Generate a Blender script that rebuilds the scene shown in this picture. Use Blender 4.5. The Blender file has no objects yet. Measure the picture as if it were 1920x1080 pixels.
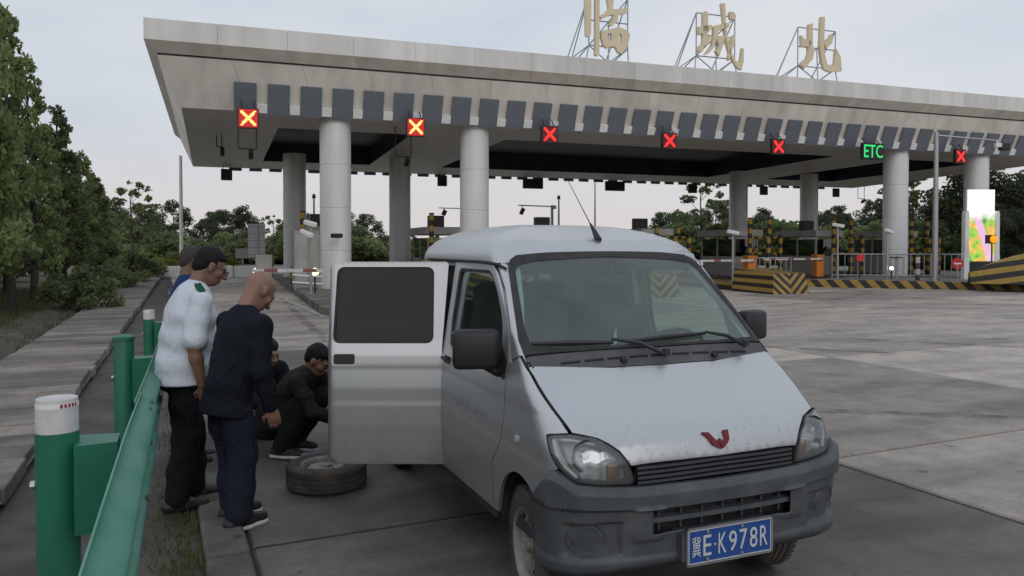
import bpy, bmesh, math, random
import numpy as np
from mathutils import Vector, Matrix
from mathutils.geometry import delaunay_2d_cdt
random.seed(7); np.random.seed(7)
R = math.radians
S = bpy.context.scene
COL = S.collection
# ------------------------------------------------------------------ camera
cam = bpy.data.cameras.new('camera'); camo = bpy.data.objects.new('camera', cam); COL.objects.link(camo)
camo.location = (0, 0, 1.73); camo.rotation_euler = (R(90 - 1.2), 0, 0)
cam.sensor_width = 36; cam.lens = 36 * 1450 / 1920; cam.shift_y = -48 / 1920
cam.clip_start = .05; cam.clip_end = 2500
S.camera = camo
# ------------------------------------------------------------------ sky and light (overcast evening)
W = bpy.data.worlds.new('World'); S.world = W; W.use_nodes = True
nt = W.node_tree; nt.nodes.clear(); N = nt.nodes.new; L = nt.links.new
out = N('ShaderNodeOutputWorld'); bg = N('ShaderNodeBackground'); bg.inputs[1].default_value = .1
sky = N('ShaderNodeTexSky'); sky.sky_type = 'NISHITA'; sky.sun_disc = False
sky.sun_elevation = R(28); sky.sun_rotation = R(200); sky.dust_density = 3
tc = N('ShaderNodeTexCoord'); mp = N('ShaderNodeMapping'); mp.inputs['Scale'].default_value = (1, 1, 3.2); mp.inputs['Rotation'].default_value = (0, 0, R(25))
L(tc.outputs['Generated'], mp.inputs[0])
nz = N('ShaderNodeTexNoise'); nz.inputs['Scale'].default_value = 1.7; nz.inputs['Detail'].default_value = 5; nz.inputs['Roughness'].default_value = .5
L(mp.outputs[0], nz.inputs[0])
cr = N('ShaderNodeValToRGB'); cr.color_ramp.elements[0].position = .36; cr.color_ramp.elements[1].position = .66
cr.color_ramp.elements[0].color = (5.2, 6.1, 7.25, 1); cr.color_ramp.elements[1].color = (7.5, 7.65, 8.0, 1)
L(nz.outputs[0], cr.inputs[0])
sx = N('ShaderNodeSeparateXYZ'); L(tc.outputs['Generated'], sx.inputs[0])
hr = N('ShaderNodeMapRange'); hr.inputs[1].default_value = 0; hr.inputs[2].default_value = .2; hr.inputs[3].default_value = 1; hr.inputs[4].default_value = 0; hr.interpolation_type = 'SMOOTHSTEP'
L(sx.outputs[2], hr.inputs[0])
mh = N('ShaderNodeMixRGB'); mh.inputs[2].default_value = (7.4, 6.95, 6.9, 1)
L(hr.outputs[0], mh.inputs[0]); L(cr.outputs[0], mh.inputs[1])
mx = N('ShaderNodeMixRGB'); mx.inputs[0].default_value = .93
L(sky.outputs[0], mx.inputs[1]); L(mh.outputs[0], mx.inputs[2]); L(mx.outputs[0], bg.inputs[0]); L(bg.outputs[0], out.inputs[0])
sl = bpy.data.lights.new('sun', 'SUN'); sl.energy = .5; sl.angle = R(25); sl.color = (1, .95, .9)
slo = bpy.data.objects.new('sun', sl); COL.objects.link(slo); slo.rotation_euler = (R(62), 0, R(20))
S.view_settings.view_transform = 'Standard'; S.view_settings.look = 'None'; S.view_settings.exposure = 0; S.view_settings.gamma = 1
S.view_settings.use_curve_mapping = False
S.cycles.max_bounces = 6; S.cycles.transparent_max_bounces = 12; S.cycles.caustics_reflective = False; S.cycles.caustics_refractive = False
try:
    S.cycles.use_denoising = True
except Exception: pass

# ------------------------------------------------------------------ helpers
def link(o, parent=None):
    COL.objects.link(o)
    if parent is not None: o.parent = parent
    return o
def tag(o, label=None, cat=None, group=None, kind=None):
    if label: o['label'] = label
    if cat: o['category'] = cat
    if group: o['group'] = group
    if kind: o['kind'] = kind
    return o
def thing(name, label, cat, loc=(0, 0, 0), rz=0, group=None):
    o = bpy.data.objects.new(name, None); link(o); o.empty_display_size = .2
    o.location = loc; o.rotation_euler = (0, 0, rz); return tag(o, label, cat, group)
def mesh(name, V, F, mat, parent=None, smooth=False, sharp=None):
    me = bpy.data.meshes.new(name); me.from_pydata([tuple(map(float, v)) for v in V], [], [tuple(map(int, f)) for f in F]); 
    if mat is not None: me.materials.append(mat)
    if smooth:
        me.polygons.foreach_set('use_smooth', [True] * len(me.polygons))
        if sharp: me.set_sharp_from_angle(angle=R(sharp))
    me.update(); o = bpy.data.objects.new(name, me); return link(o, parent)
def fastmesh(name, V, Q, mat, parent=None, smooth=False):
    """V (n,3), Q (m,k) numpy arrays"""
    me = bpy.data.meshes.new(name); m, k = Q.shape
    me.vertices.add(len(V)); me.vertices.foreach_set('co', np.ascontiguousarray(V, dtype=np.float32).ravel())
    me.loops.add(m * k); me.loops.foreach_set('vertex_index', np.ascontiguousarray(Q, dtype=np.int32).ravel())
    me.polygons.add(m); me.polygons.foreach_set('loop_start', np.arange(0, m * k, k, dtype=np.int32))
    me.polygons.foreach_set('use_smooth', np.full(m, smooth, dtype=bool))
    me.update(calc_edges=True); me.validate()
    if mat is not None: me.materials.append(mat)
    return link(bpy.data.objects.new(name, me), parent)
def dup(o, parent=None, loc=None, rz=None):
    c = o.copy(); link(c); c.parent = parent
    if loc is not None: c.location = loc
    if rz is not None: c.rotation_euler = (0, 0, rz)
    return c
def duptree(o, parent=None, loc=None, rz=None, label=None):
    c = dup(o, parent, loc, rz)
    if label: c['label'] = label
    for ch in list(o.children): duptree(ch, c)
    return c
class MB:
    def __init__(s): s.V = []; s.F = []
    def add(s, V, F):
        n = len(s.V); s.V += [Vector(v) for v in V]; s.F += [tuple(i + n for i in f) for f in F]; return s
    def box(s, c, d, m=None, bev=0):
        x, y, z = (q / 2 for q in d)
        if bev:
            bm = bmesh.new(); bmesh.ops.create_cube(bm, size=1); bmesh.ops.scale(bm, vec=d, verts=bm.verts)
            bmesh.ops.bevel(bm, geom=bm.edges[:], offset=bev, segments=2, affect='EDGES', profile=.5)
            V = [v.co.copy() for v in bm.verts]; bm.verts.index_update(); F = [[v.index for v in f.verts] for f in bm.faces]; bm.free()
        else:
            V = [Vector((i * x, j * y, k * z)) for i in (-1, 1) for j in (-1, 1) for k in (-1, 1)]
            F = [(0, 1, 3, 2), (4, 6, 7, 5), (0, 4, 5, 1), (2, 3, 7, 6), (0, 2, 6, 4), (1, 5, 7, 3)]
        if m is not None: V = [m @ v for v in V]
        c = Vector(c); return s.add([v + c for v in V], F)
    def tube(s, p, q, r, r2=None, n=10, cap=True):
        return s.path([p, q], [r, r if r2 is None else r2], n, cap)
    def path(s, pts, rs, n=10, cap=True):
        pts = [Vector(p) for p in pts]
        if not hasattr(rs, '__len__'): rs = [rs] * len(pts)
        V = []; F = []; up = None
        for i, p in enumerate(pts):
            d = (pts[min(i + 1, len(pts) - 1)] - pts[max(i - 1, 0)]).normalized()
            if up is None: up = Vector((0, 0, 1)) if abs(d.z) < .9 else Vector((1, 0, 0))
            a = d.cross(up).normalized(); b = a.cross(d).normalized(); up = b
            for k in range(n):
                t = 2 * math.pi * k / n; V.append(p + (a * math.cos(t) + b * math.sin(t)) * rs[i])
        for i in range(len(pts) - 1):
            for k in range(n):
                k2 = (k + 1) % n; F.append((i * n + k, i * n + k2, (i + 1) * n + k2, (i + 1) * n + k))
        if cap: F.append(tuple(range(n))[::-1]); F.append(tuple((len(pts) - 1) * n + k for k in range(n)))
        return s.add(V, F)
    def lathe(s, prof, n=32, m=None, closed=False):
        """prof (r,z) list revolved about z"""
        V = []; F = []; k = len(prof)
        for i in range(n):
            a = 2 * math.pi * i / n
            for r, z in prof: V.append(Vector((r * math.cos(a), r * math.sin(a), z)))
        for i in range(n):
            j = (i + 1) % n
            for q in range(k if closed else k - 1):
                q2 = (q + 1) % k; F.append((i * k + q, j * k + q, j * k + q2, i * k + q2))
        if m is not None: V = [m @ v for v in V]
        return s.add(V, F)
    def prism(s, poly, z0, z1, m=None):
        n = len(poly); V = [Vector((x, y, z0)) for x, y in poly] + [Vector((x, y, z1)) for x, y in poly]
        if m is not None: V = [m @ v for v in V]
        return s.add(V, [tuple(range(n))[::-1], tuple(range(n, 2 * n))] + [(i, (i + 1) % n, (i + 1) % n + n, i + n) for i in range(n)])
    def build(s, name, mat, parent=None, smooth=False, sharp=40):
        o = mesh(name, s.V, s.F, mat, parent, smooth, sharp)
        return o
def RZ(a): return Matrix.Rotation(a, 4, 'Z')
def TR(x, y, z): return Matrix.Translation((x, y, z))
def cdt(outer, holes=(), h=None):
    """triangulate polygon (2D) with holes and interior grid points"""
    def inside(px, py, poly):
        c = False; j = len(poly) - 1
        for i in range(len(poly)):
            xi, yi = poly[i]; xj, yj = poly[j]
            if (yi > py) != (yj > py) and px < (xj - xi) * (py - yi) / (yj - yi) + xi: c = not c
            j = i
        return c
    P = []; E = []; Fc = []
    for ring in [outer] + list(holes):
        ring2 = []
        for i in range(len(ring)):
            a = ring[i]; b = ring[(i + 1) % len(ring)]; d = math.dist(a, b); k = max(1, int(d / h)) if h else 1
            for q in range(k): ring2.append((a[0] + (b[0] - a[0]) * q / k, a[1] + (b[1] - a[1]) * q / k))
        n = len(P); P += ring2; E += [(n + i, n + (i + 1) % len(ring2)) for i in range(len(ring2))]
        Fc.append(list(range(n, n + len(ring2))))
    nb = len(P)
    if h:
        xs = [p[0] for p in outer]; ys = [p[1] for p in outer]
        B = np.array(P)
        x = min(xs) + h * .5; r = 0
        while x < max(xs):
            y = min(ys) + h * (.5 if r % 2 else .1)
            while y < max(ys):
                if inside(x, y, outer) and not any(inside(x, y, q) for q in holes) and ((B[:, 0] - x) ** 2 + (B[:, 1] - y) ** 2).min() > (h * .45) ** 2: P.append((x, y))
                y += h
            x += h; r += 1
    res = delaunay_2d_cdt([Vector(p) for p in P], [], Fc, 2 if holes else 1, 1e-6)
    return [tuple(v) for v in res[0]], [tuple(f) for f in res[2]]
def rounded(poly, r, n=4):
    out = []
    for i in range(len(poly)):
        a = np.array(poly[i - 1], float); b = np.array(poly[i], float); c = np.array(poly[(i + 1) % len(poly)], float)
        d1 = (a - b); d2 = (c - b); l1 = np.linalg.norm(d1); l2 = np.linalg.norm(d2); q = min(r, l1 * .45, l2 * .45)
        p0 = b + d1 / l1 * q; p2 = b + d2 / l2 * q
        for k in range(n + 1):
            t = k / n; out.append(tuple((1 - t) ** 2 * p0 + 2 * t * (1 - t) * b + t * t * p2))
    return out

# ------------------------------------------------------------------ materials
def mat(name, col, rough=.6, metal=0, spec=.5, noise=None, bump=None, emit=None, estr=0, coat=0, alpha=None):
    """noise=(scale, amount, colour2) mixes a second colour by noise; bump=(scale, strength)"""
    m = bpy.data.materials.new(name); m.use_nodes = True; t = m.node_tree; b = t.nodes['Principled BSDF']
    b.inputs['Base Color'].default_value = (*col, 1); b.inputs['Roughness'].default_value = rough; b.inputs['Metallic'].default_value = metal
    b.inputs['Specular IOR Level'].default_value = spec; b.inputs['Coat Weight'].default_value = coat
    if emit: b.inputs['Emission Color'].default_value = (*emit, 1); b.inputs['Emission Strength'].default_value = estr
    if noise or bump:
        c = t.nodes.new('ShaderNodeTexCoord')
    if noise:
        n = t.nodes.new('ShaderNodeTexNoise'); n.inputs['Scale'].default_value = noise[0]; n.inputs['Detail'].default_value = 6; n.inputs['Roughness'].default_value = .62
        t.links.new(c.outputs['Object'], n.inputs[0])
        r = t.nodes.new('ShaderNodeMapRange'); r.inputs[1].default_value = .38; r.inputs[2].default_value = .66; r.inputs[4].default_value = noise[1]
        t.links.new(n.outputs[0], r.inputs[0])
        x = t.nodes.new('ShaderNodeMixRGB'); x.inputs[1].default_value = (*col, 1); x.inputs[2].default_value = (*noise[2], 1)
        t.links.new(r.outputs[0], x.inputs[0]); t.links.new(x.outputs[0], b.inputs['Base Color'])
    if bump:
        n = t.nodes.new('ShaderNodeTexNoise'); n.inputs['Scale'].default_value = bump[0]; n.inputs['Detail'].default_value = 5
        t.links.new(c.outputs['Object'], n.inputs[0])
        k = t.nodes.new('ShaderNodeBump'); k.inputs['Strength'].default_value = bump[1]; k.inputs['Distance'].default_value = .01
        t.links.new(n.outputs[0], k.inputs['Height']); t.links.new(k.outputs[0], b.inputs['Normal'])
    return m
def nodes(m): return m.node_tree, m.node_tree.nodes['Principled BSDF']
def node(t, kind, **kw):
    n = t.nodes.new(kind)
    for k, v in kw.items(): setattr(n, k, v)
    return n
def stripes(name, c1, c2, axis, period, duty=.5, skew=None, rough=.55, chevron=False):
    """painted warning stripes in object space; axis = direction vector"""
    m = mat(name, c1, rough); t, b = nodes(m); c = node(t, 'ShaderNodeTexCoord'); src = c.outputs['Object']
    if chevron:
        sp = node(t, 'ShaderNodeSeparateXYZ'); t.links.new(src, sp.inputs[0]); ab = node(t, 'ShaderNodeMath', operation='ABSOLUTE'); t.links.new(sp.outputs[0], ab.inputs[0])
        cb = node(t, 'ShaderNodeCombineXYZ'); t.links.new(ab.outputs[0], cb.inputs[0]); t.links.new(sp.outputs[1], cb.inputs[1]); t.links.new(sp.outputs[2], cb.inputs[2]); src = cb.outputs[0]
    d = node(t, 'ShaderNodeVectorMath', operation='DOT_PRODUCT'); d.inputs[1].default_value = axis; t.links.new(src, d.inputs[0])
    q = node(t, 'ShaderNodeMath', operation='DIVIDE'); q.inputs[1].default_value = period; t.links.new(d.outputs['Value'], q.inputs[0])
    f = node(t, 'ShaderNodeMath', operation='FRACT'); t.links.new(q.outputs[0], f.inputs[0])
    g = node(t, 'ShaderNodeMath', operation='LESS_THAN'); g.inputs[1].default_value = duty; t.links.new(f.outputs[0], g.inputs[0])
    n = node(t, 'ShaderNodeTexNoise'); n.inputs['Scale'].default_value = 5; n.inputs['Detail'].default_value = 6; t.links.new(c.outputs['Object'], n.inputs[0])
    x = node(t, 'ShaderNodeMixRGB'); x.inputs[1].default_value = (*c1, 1); x.inputs[2].default_value = (*c2, 1); t.links.new(g.outputs[0], x.inputs[0])
    w = node(t, 'ShaderNodeMixRGB', blend_type='MULTIPLY'); w.inputs[0].default_value = .55; t.links.new(x.outputs[0], w.inputs[1]); t.links.new(n.outputs[0], w.inputs[2])
    t.links.new(w.outputs[0], b.inputs['Base Color']); return m
def glass_mat(name, tint, refl=.06, rough=.02, dirt=0.0):
    m = bpy.data.materials.new(name); m.use_nodes = True; t = m.node_tree; t.nodes.clear()
    o = node(t, 'ShaderNodeOutputMaterial'); tr = node(t, 'ShaderNodeBsdfTransparent'); tr.inputs[0].default_value = (*tint, 1)
    gl = node(t, 'ShaderNodeBsdfGlossy'); gl.inputs['Roughness'].default_value = rough; gl.inputs[0].default_value = (.9, .95, .95, 1)
    fr = node(t, 'ShaderNodeFresnel'); gm = node(t, 'ShaderNodeNewGeometry'); io = node(t, 'ShaderNodeMapRange'); io.inputs[3].default_value = 1.5; io.inputs[4].default_value = 1 / 1.5; t.links.new(gm.outputs['Backfacing'], io.inputs[0]); t.links.new(io.outputs[0], fr.inputs[0])
    mx = node(t, 'ShaderNodeMixShader'); ad = node(t, 'ShaderNodeMath', operation='ADD'); ad.inputs[1].default_value = refl - .04; ad.use_clamp = True
    t.links.new(fr.outputs[0], ad.inputs[0]); t.links.new(ad.outputs[0], mx.inputs[0]); t.links.new(tr.outputs[0], mx.inputs[1]); t.links.new(gl.outputs[0], mx.inputs[2])
    last = mx
    if dirt:
        df = node(t, 'ShaderNodeBsdfDiffuse'); df.inputs[0].default_value = (.38, .37, .35, 1)
        c = node(t, 'ShaderNodeTexCoord'); n = node(t, 'ShaderNodeTexNoise'); n.inputs['Scale'].default_value = 3.5; n.inputs['Detail'].default_value = 7; t.links.new(c.outputs['Object'], n.inputs[0])
        r = node(t, 'ShaderNodeMapRange'); r.inputs[1].default_value = .3; r.inputs[2].default_value = .75; r.inputs[3].default_value = dirt * .35; r.inputs[4].default_value = dirt * 1.3; t.links.new(n.outputs[0], r.inputs[0])
        m2 = node(t, 'ShaderNodeMixShader'); t.links.new(r.outputs[0], m2.inputs[0]); t.links.new(mx.outputs[0], m2.inputs[1]); t.links.new(df.outputs[0], m2.inputs[2]); last = m2
    t.links.new(last.outputs[0], o.inputs[0]); return m

def concrete(name, c1, c2, dark, rough=.62, seed=0, tint=.35, groove=0):
    """weathered concrete: world-space blotches, stains, fine grain; each slab a slightly different tone"""
    m = mat(name, c1, rough); t, b = nodes(m); g = node(t, 'ShaderNodeNewGeometry')
    def nz(scale, det=6, vec=None, ro=.6):
        n = node(t, 'ShaderNodeTexNoise'); n.inputs['Scale'].default_value = scale; n.inputs['Detail'].default_value = det; n.inputs['Roughness'].default_value = ro
        t.links.new(vec or g.outputs['Position'], n.inputs[0]); return n
    mpn = node(t, 'ShaderNodeMapping'); mpn.inputs['Rotation'].default_value = (0, 0, R(-24.4)); mpn.inputs['Location'].default_value = (seed, seed * 2, 0); t.links.new(g.outputs['Position'], mpn.inputs[0])
    st = node(t, 'ShaderNodeMapping'); st.inputs['Scale'].default_value = (.55, 1.5, 1); t.links.new(mpn.outputs[0], st.inputs[0])
    a = nz(.55, 7); r1 = node(t, 'ShaderNodeMapRange'); r1.inputs[1].default_value = .35; r1.inputs[2].default_value = .68; t.links.new(a.outputs[0], r1.inputs[0])
    x = node(t, 'ShaderNodeMixRGB'); x.inputs[1].default_value = (*c1, 1); x.inputs[2].default_value = (*c2, 1); t.links.new(r1.outputs[0], x.inputs[0])
    s = nz(.9, 6, st.outputs[0], .55); r2 = node(t, 'ShaderNodeMapRange'); r2.inputs[1].default_value = .44; r2.inputs[2].default_value = .7; r2.inputs[4].default_value = .85; t.links.new(s.outputs[0], r2.inputs[0])
    y = node(t, 'ShaderNodeMixRGB'); y.inputs[2].default_value = (*dark, 1); t.links.new(r2.outputs[0], y.inputs[0]); t.links.new(x.outputs[0], y.inputs[1])
    md = nz(3.1, 8, None, .7); r5 = node(t, 'ShaderNodeMapRange'); r5.inputs[1].default_value = .3; r5.inputs[2].default_value = .72; r5.inputs[3].default_value = .74; r5.inputs[4].default_value = 1.22; t.links.new(md.outputs[0], r5.inputs[0])
    sp2 = nz(6.5, 3, None, .5); r6 = node(t, 'ShaderNodeMapRange'); r6.inputs[1].default_value = .66; r6.inputs[2].default_value = .74; r6.inputs[3].default_value = 1; r6.inputs[4].default_value = .5; t.links.new(sp2.outputs[0], r6.inputs[0])
    m5 = node(t, 'ShaderNodeMath', operation='MULTIPLY'); t.links.new(r5.outputs[0], m5.inputs[0]); t.links.new(r6.outputs[0], m5.inputs[1])
    zz5 = node(t, 'ShaderNodeVectorMath', operation='SCALE'); t.links.new(y.outputs[0], zz5.inputs[0]); t.links.new(m5.outputs[0], zz5.inputs['Scale']); y = zz5
    oi = node(t, 'ShaderNodeObjectInfo'); r3 = node(t, 'ShaderNodeMapRange'); r3.inputs[3].default_value = 1 - tint; r3.inputs[4].default_value = 1 + tint * .55; t.links.new(oi.outputs['Random'], r3.inputs[0])
    z = node(t, 'ShaderNodeVectorMath', operation='SCALE'); t.links.new(y.outputs[0], z.inputs[0]); t.links.new(r3.outputs[0], z.inputs['Scale'])
    f = nz(28, 6, None, .7); r4 = node(t, 'ShaderNodeMapRange'); r4.inputs[3].default_value = .6; r4.inputs[4].default_value = 1.4; t.links.new(f.outputs[0], r4.inputs[0])
    z2 = node(t, 'ShaderNodeVectorMath', operation='SCALE'); t.links.new(z.outputs[0], z2.inputs[0]); t.links.new(r4.outputs[0], z2.inputs['Scale'])
    t.links.new(z2.outputs[0], b.inputs['Base Color'])
    rr = node(t, 'ShaderNodeMapRange'); rr.inputs[3].default_value = rough - .12; rr.inputs[4].default_value = rough + .18; t.links.new(a.outputs[0], rr.inputs[0]); t.links.new(rr.outputs[0], b.inputs['Roughness'])
    bp = node(t, 'ShaderNodeBump'); bp.inputs['Strength'].default_value = .35; bp.inputs['Distance'].default_value = .008
    hsrc = f.outputs[0]
    if groove:
        wv = node(t, 'ShaderNodeTexWave'); wv.wave_type = 'BANDS'; wv.bands_direction = 'Y'; wv.inputs['Scale'].default_value = groove; wv.inputs['Distortion'].default_value = .6; t.links.new(mpn.outputs[0], wv.inputs[0])
        ad = node(t, 'ShaderNodeMath', operation='MULTIPLY_ADD'); ad.inputs[1].default_value = .45; t.links.new(wv.outputs[0], ad.inputs[0]); t.links.new(f.outputs[0], ad.inputs[2]); hsrc = ad.outputs[0]
    t.links.new(hsrc, bp.inputs['Height']); t.links.new(bp.outputs[0], b.inputs['Normal']); return m

M = {}
M['road'] = concrete('road_concrete', (.48, .425, .37), (.36, .318, .277), (.215, .191, .168), .64, 0, .3, 5.5)
M['road_dark'] = concrete('road_concrete_dark', (.19, .167, .146), (.092, .081, .071), (.036, .032, .029), .62, 3, .2, 5.5)
M['road_mid'] = concrete('road_concrete_mid', (.36, .318, .277), (.26, .23, .201), (.135, .12, .106), .62, 2, .2, 5.5)
M['path'] = concrete('path_slab_concrete', (.29, .255, .225), (.20, .178, .157), (.09, .08, .07), .85, 9, .3)
M['kerb'] = concrete('kerb_concrete', (.24, .225, .20), (.12, .112, .10), (.05, .046, .042), .8, 5, .35)
M['earth'] = mat('earth', (.115, .104, .092), .95, noise=(2.3, .9, (.055, .05, .045)), bump=(14, .8))
M['ground'] = mat('rough_ground', (.10, .105, .055), .95, noise=(.5, .9, (.15, .125, .085)), bump=(6, .6))
M['alu'] = mat('canopy_panel', (.76, .74, .70), .45, .05, noise=(.6, .35, (.6, .58, .55)))
M['alu2'] = mat('canopy_panel_low', (.80, .745, .675), .45, .05, noise=(.7, .35, (.66, .61, .55)))
M['soffit'] = mat('soffit_panel', (.72, .68, .64), .42, .05, noise=(.5, .4, (.58, .55, .52)))
M['groove'] = mat('dark_groove', (.12, .12, .12), .6)
M['board'] = mat('grey_board', (.19, .215, .25), .4, .2, noise=(1.5, .4, (.125, .14, .165)))
M['lampblock'] = mat('white_block', (.86, .86, .85), .5)
M['recess'] = mat('recess_navy', (.018, .022, .04), .5, noise=(.8, .5, (.03, .034, .055)))
M['column'] = mat('column_panel', (.78, .78, .77), .38, .1, noise=(.35, .4, (.66, .66, .65)))
M['black'] = mat('black_plastic', (.015, .015, .016), .5)
M['darkmetal'] = mat('dark_metal', (.05, .05, .055), .45, .6)
M['galv'] = mat('galvanised_steel', (.42, .43, .44), .42, .8, noise=(9, .5, (.3, .3, .31)))
M['whitep'] = mat('white_paint', (.82, .82, .81), .45, noise=(6, .4, (.66, .65, .62)))
M['truss'] = mat('truss_steel', (.36, .39, .43), .5, .4)
M['gold'] = mat('faded_gold', (.78, .66, .44), .5, .1, noise=(2, .5, (.62, .54, .4)))
M['orange'] = mat('orange_paint', (.62, .19, .03), .45, noise=(5, .35, (.42, .14, .04)))
M['red'] = mat('red_paint', (.5, .03, .03), .45)
M['booth'] = mat('booth_panel', (.30, .29, .275), .55, noise=(2, .4, (.2, .19, .18)))
M['boothglass'] = glass_mat('booth_glass', (.25, .3, .3), .1)
M['ledred'] = mat('led_red', (.1, 0, 0), .5, emit=(1, .02, .02), estr=2.6)
M['ledhot'] = mat('led_red_hot', (.1, 0, 0), .5, emit=(1, .42, .12), estr=3.2)
M['ledgreen'] = mat('led_green', (0, .1, 0), .5, emit=(.03, .75, .2), estr=1.1)
M['yb_post'] = stripes('yellow_black_bands', (.48, .28, .03), (.02, .02, .02), (0, 0, 1), .48)
M['yb_kerb'] = stripes('yellow_black_kerb', (.46, .29, .06), (.028, .022, .02), (1, 0, .9), .62)
M['yb_nose'] = stripes('yellow_black_chevron', (.47, .30, .06), (.025, .022, .02), (1, 0, -1.1), .36, chevron=True)
M['yb_arch'] = stripes('yellow_black_arch', (.47, .30, .05), (.025, .022, .02), (-.16, .1, 1), .42)
M['rw_arm'] = stripes('red_white_arm', (.8, .79, .77), (.34, .12, .10), (1, 0, 0), 1.0, .35)
M['rw_post'] = stripes('red_white_post', (.6, .55, .5), (.06, .05, .05), (0, 0, 1), .5)
# ------------------------------------------------------------------ ground
def add_random(m, amt):
    t, b = nodes(m); src = b.inputs['Base Color'].links[0].from_socket if b.inputs['Base Color'].links else None
    oi = node(t, 'ShaderNodeObjectInfo'); r = node(t, 'ShaderNodeMapRange'); r.inputs[3].default_value = 1 - amt; r.inputs[4].default_value = 1 + amt * .6; t.links.new(oi.outputs['Random'], r.inputs[0])
    z = node(t, 'ShaderNodeVectorMath', operation='SCALE'); z.inputs[0].default_value = b.inputs['Base Color'].default_value[:3]
    if src: t.links.new(src, z.inputs[0])
    t.links.new(r.outputs[0], z.inputs['Scale']); t.links.new(z.outputs[0], b.inputs['Base Color'])
for k in ('alu', 'alu2', 'soffit'): add_random(M[k], .13)
def streaks(m, amt):
    """vertical rain streaks and dirt on the canopy cladding"""
    t, b = nodes(m); src = b.inputs['Base Color'].links[0].from_socket
    g = node(t, 'ShaderNodeNewGeometry'); mpn = node(t, 'ShaderNodeMapping'); mpn.inputs['Scale'].default_value = (1.1, 1.1, .1); t.links.new(g.outputs['Position'], mpn.inputs[0])
    n = node(t, 'ShaderNodeTexNoise'); n.inputs['Scale'].default_value = 1.6; n.inputs['Detail'].default_value = 5; t.links.new(mpn.outputs[0], n.inputs[0])
    r = node(t, 'ShaderNodeMapRange'); r.inputs[1].default_value = .35; r.inputs[2].default_value = .65; r.inputs[3].default_value = 1.05; r.inputs[4].default_value = 1 - amt; t.links.new(n.outputs[0], r.inputs[0])
    z = node(t, 'ShaderNodeVectorMath', operation='SCALE'); t.links.new(src, z.inputs[0]); t.links.new(r.outputs[0], z.inputs['Scale']); t.links.new(z.outputs[0], b.inputs['Base Color'])
for k in ('alu', 'alu2', 'column'): streaks(M[k], .15)
GA = R(24.4); gn = Vector((math.cos(GA), math.sin(GA), 0)); gv = Vector((-math.sin(GA), math.cos(GA), 0))
def G(a, b, z=0): return gn * a + gv * b + Vector((0, 0, z))
def sheet(name, pts, z, m): 
    o = mesh(name, [Vector((p[0], p[1], z)) for p in pts], [tuple(range(len(pts)))], m); return tag(o, kind='structure')
o = sheet('ground', [(-900, -300), (900, -300), (900, 1500), (-900, 1500)], -.09, M['ground'])
road = sheet('road', [G(.44, -12), G(75, -12), G(75, 150), G(.44, 150)], -.03, M['road'])
M['tar'] = mat('joint_tar', (.03, .029, .028), .8)
tar = mesh('joint_seal', [G(.43, -11, -.018), G(60, -11, -.018), G(60, 72, -.018), G(.43, 72, -.018)], [(0, 1, 2, 3)], M['tar'], road)
slabmesh = {}
def slab_me(w, d):
    k = (round(w, 2), round(d, 2))
    if k not in slabmesh:
        b = MB(); i = .012; 
        V = [(-w/2, -d/2, -.03), (w/2, -d/2, -.03), (w/2, d/2, -.03), (-w/2, d/2, -.03), (-w/2, -d/2, -i), (w/2, -d/2, -i), (w/2, d/2, -i), (-w/2, d/2, -i),
             (-w/2+i, -d/2+i, 0), (w/2-i, -d/2+i, 0), (w/2-i, d/2-i, 0), (-w/2+i, d/2-i, 0)]
        F = [(0,1,5,4),(1,2,6,5),(2,3,7,6),(3,0,4,7),(4,5,9,8),(5,6,10,9),(6,7,11,10),(7,4,8,11),(8,9,10,11)]
        slabmesh[k] = (V, F)
    return slabmesh[k]
proto = {}
acol = [.44, 4.9] + [4.9 + 4.6 * k for k in range(1, 12)]
for i in range(len(acol) - 1):
    for j in range(-3, 15):
        b0 = 4.64 + 4.3 * j; w = acol[i+1] - acol[i] - .05; d = 4.3 - .045
        dark = 'road_dark' if (i == 0 and j < 2) else 'road_mid' if (i == 1 and j < 1) or (i == 0 and j < 4) or (i == 2 and j < 0) else 'road'  # darkest slabs in the near left column, mid tone on those next to them
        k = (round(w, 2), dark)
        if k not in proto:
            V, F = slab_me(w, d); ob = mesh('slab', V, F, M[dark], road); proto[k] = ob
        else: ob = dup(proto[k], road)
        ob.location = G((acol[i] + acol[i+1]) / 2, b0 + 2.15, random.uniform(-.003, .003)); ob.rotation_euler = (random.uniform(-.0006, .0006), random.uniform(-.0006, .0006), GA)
# lane paint: worn white edge line along the lane on the left
M['roadpaint'] = mat('worn_road_paint', (.5, .49, .47), .7, noise=(4, .9, (.16, .155, .15)))
mesh('lane_marking', [G(3.55, 19, .009), G(3.73, 19, .009), G(3.73, 45, .009), G(3.55, 45, .009)], [(0, 1, 2, 3)], M['roadpaint'], road)
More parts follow.
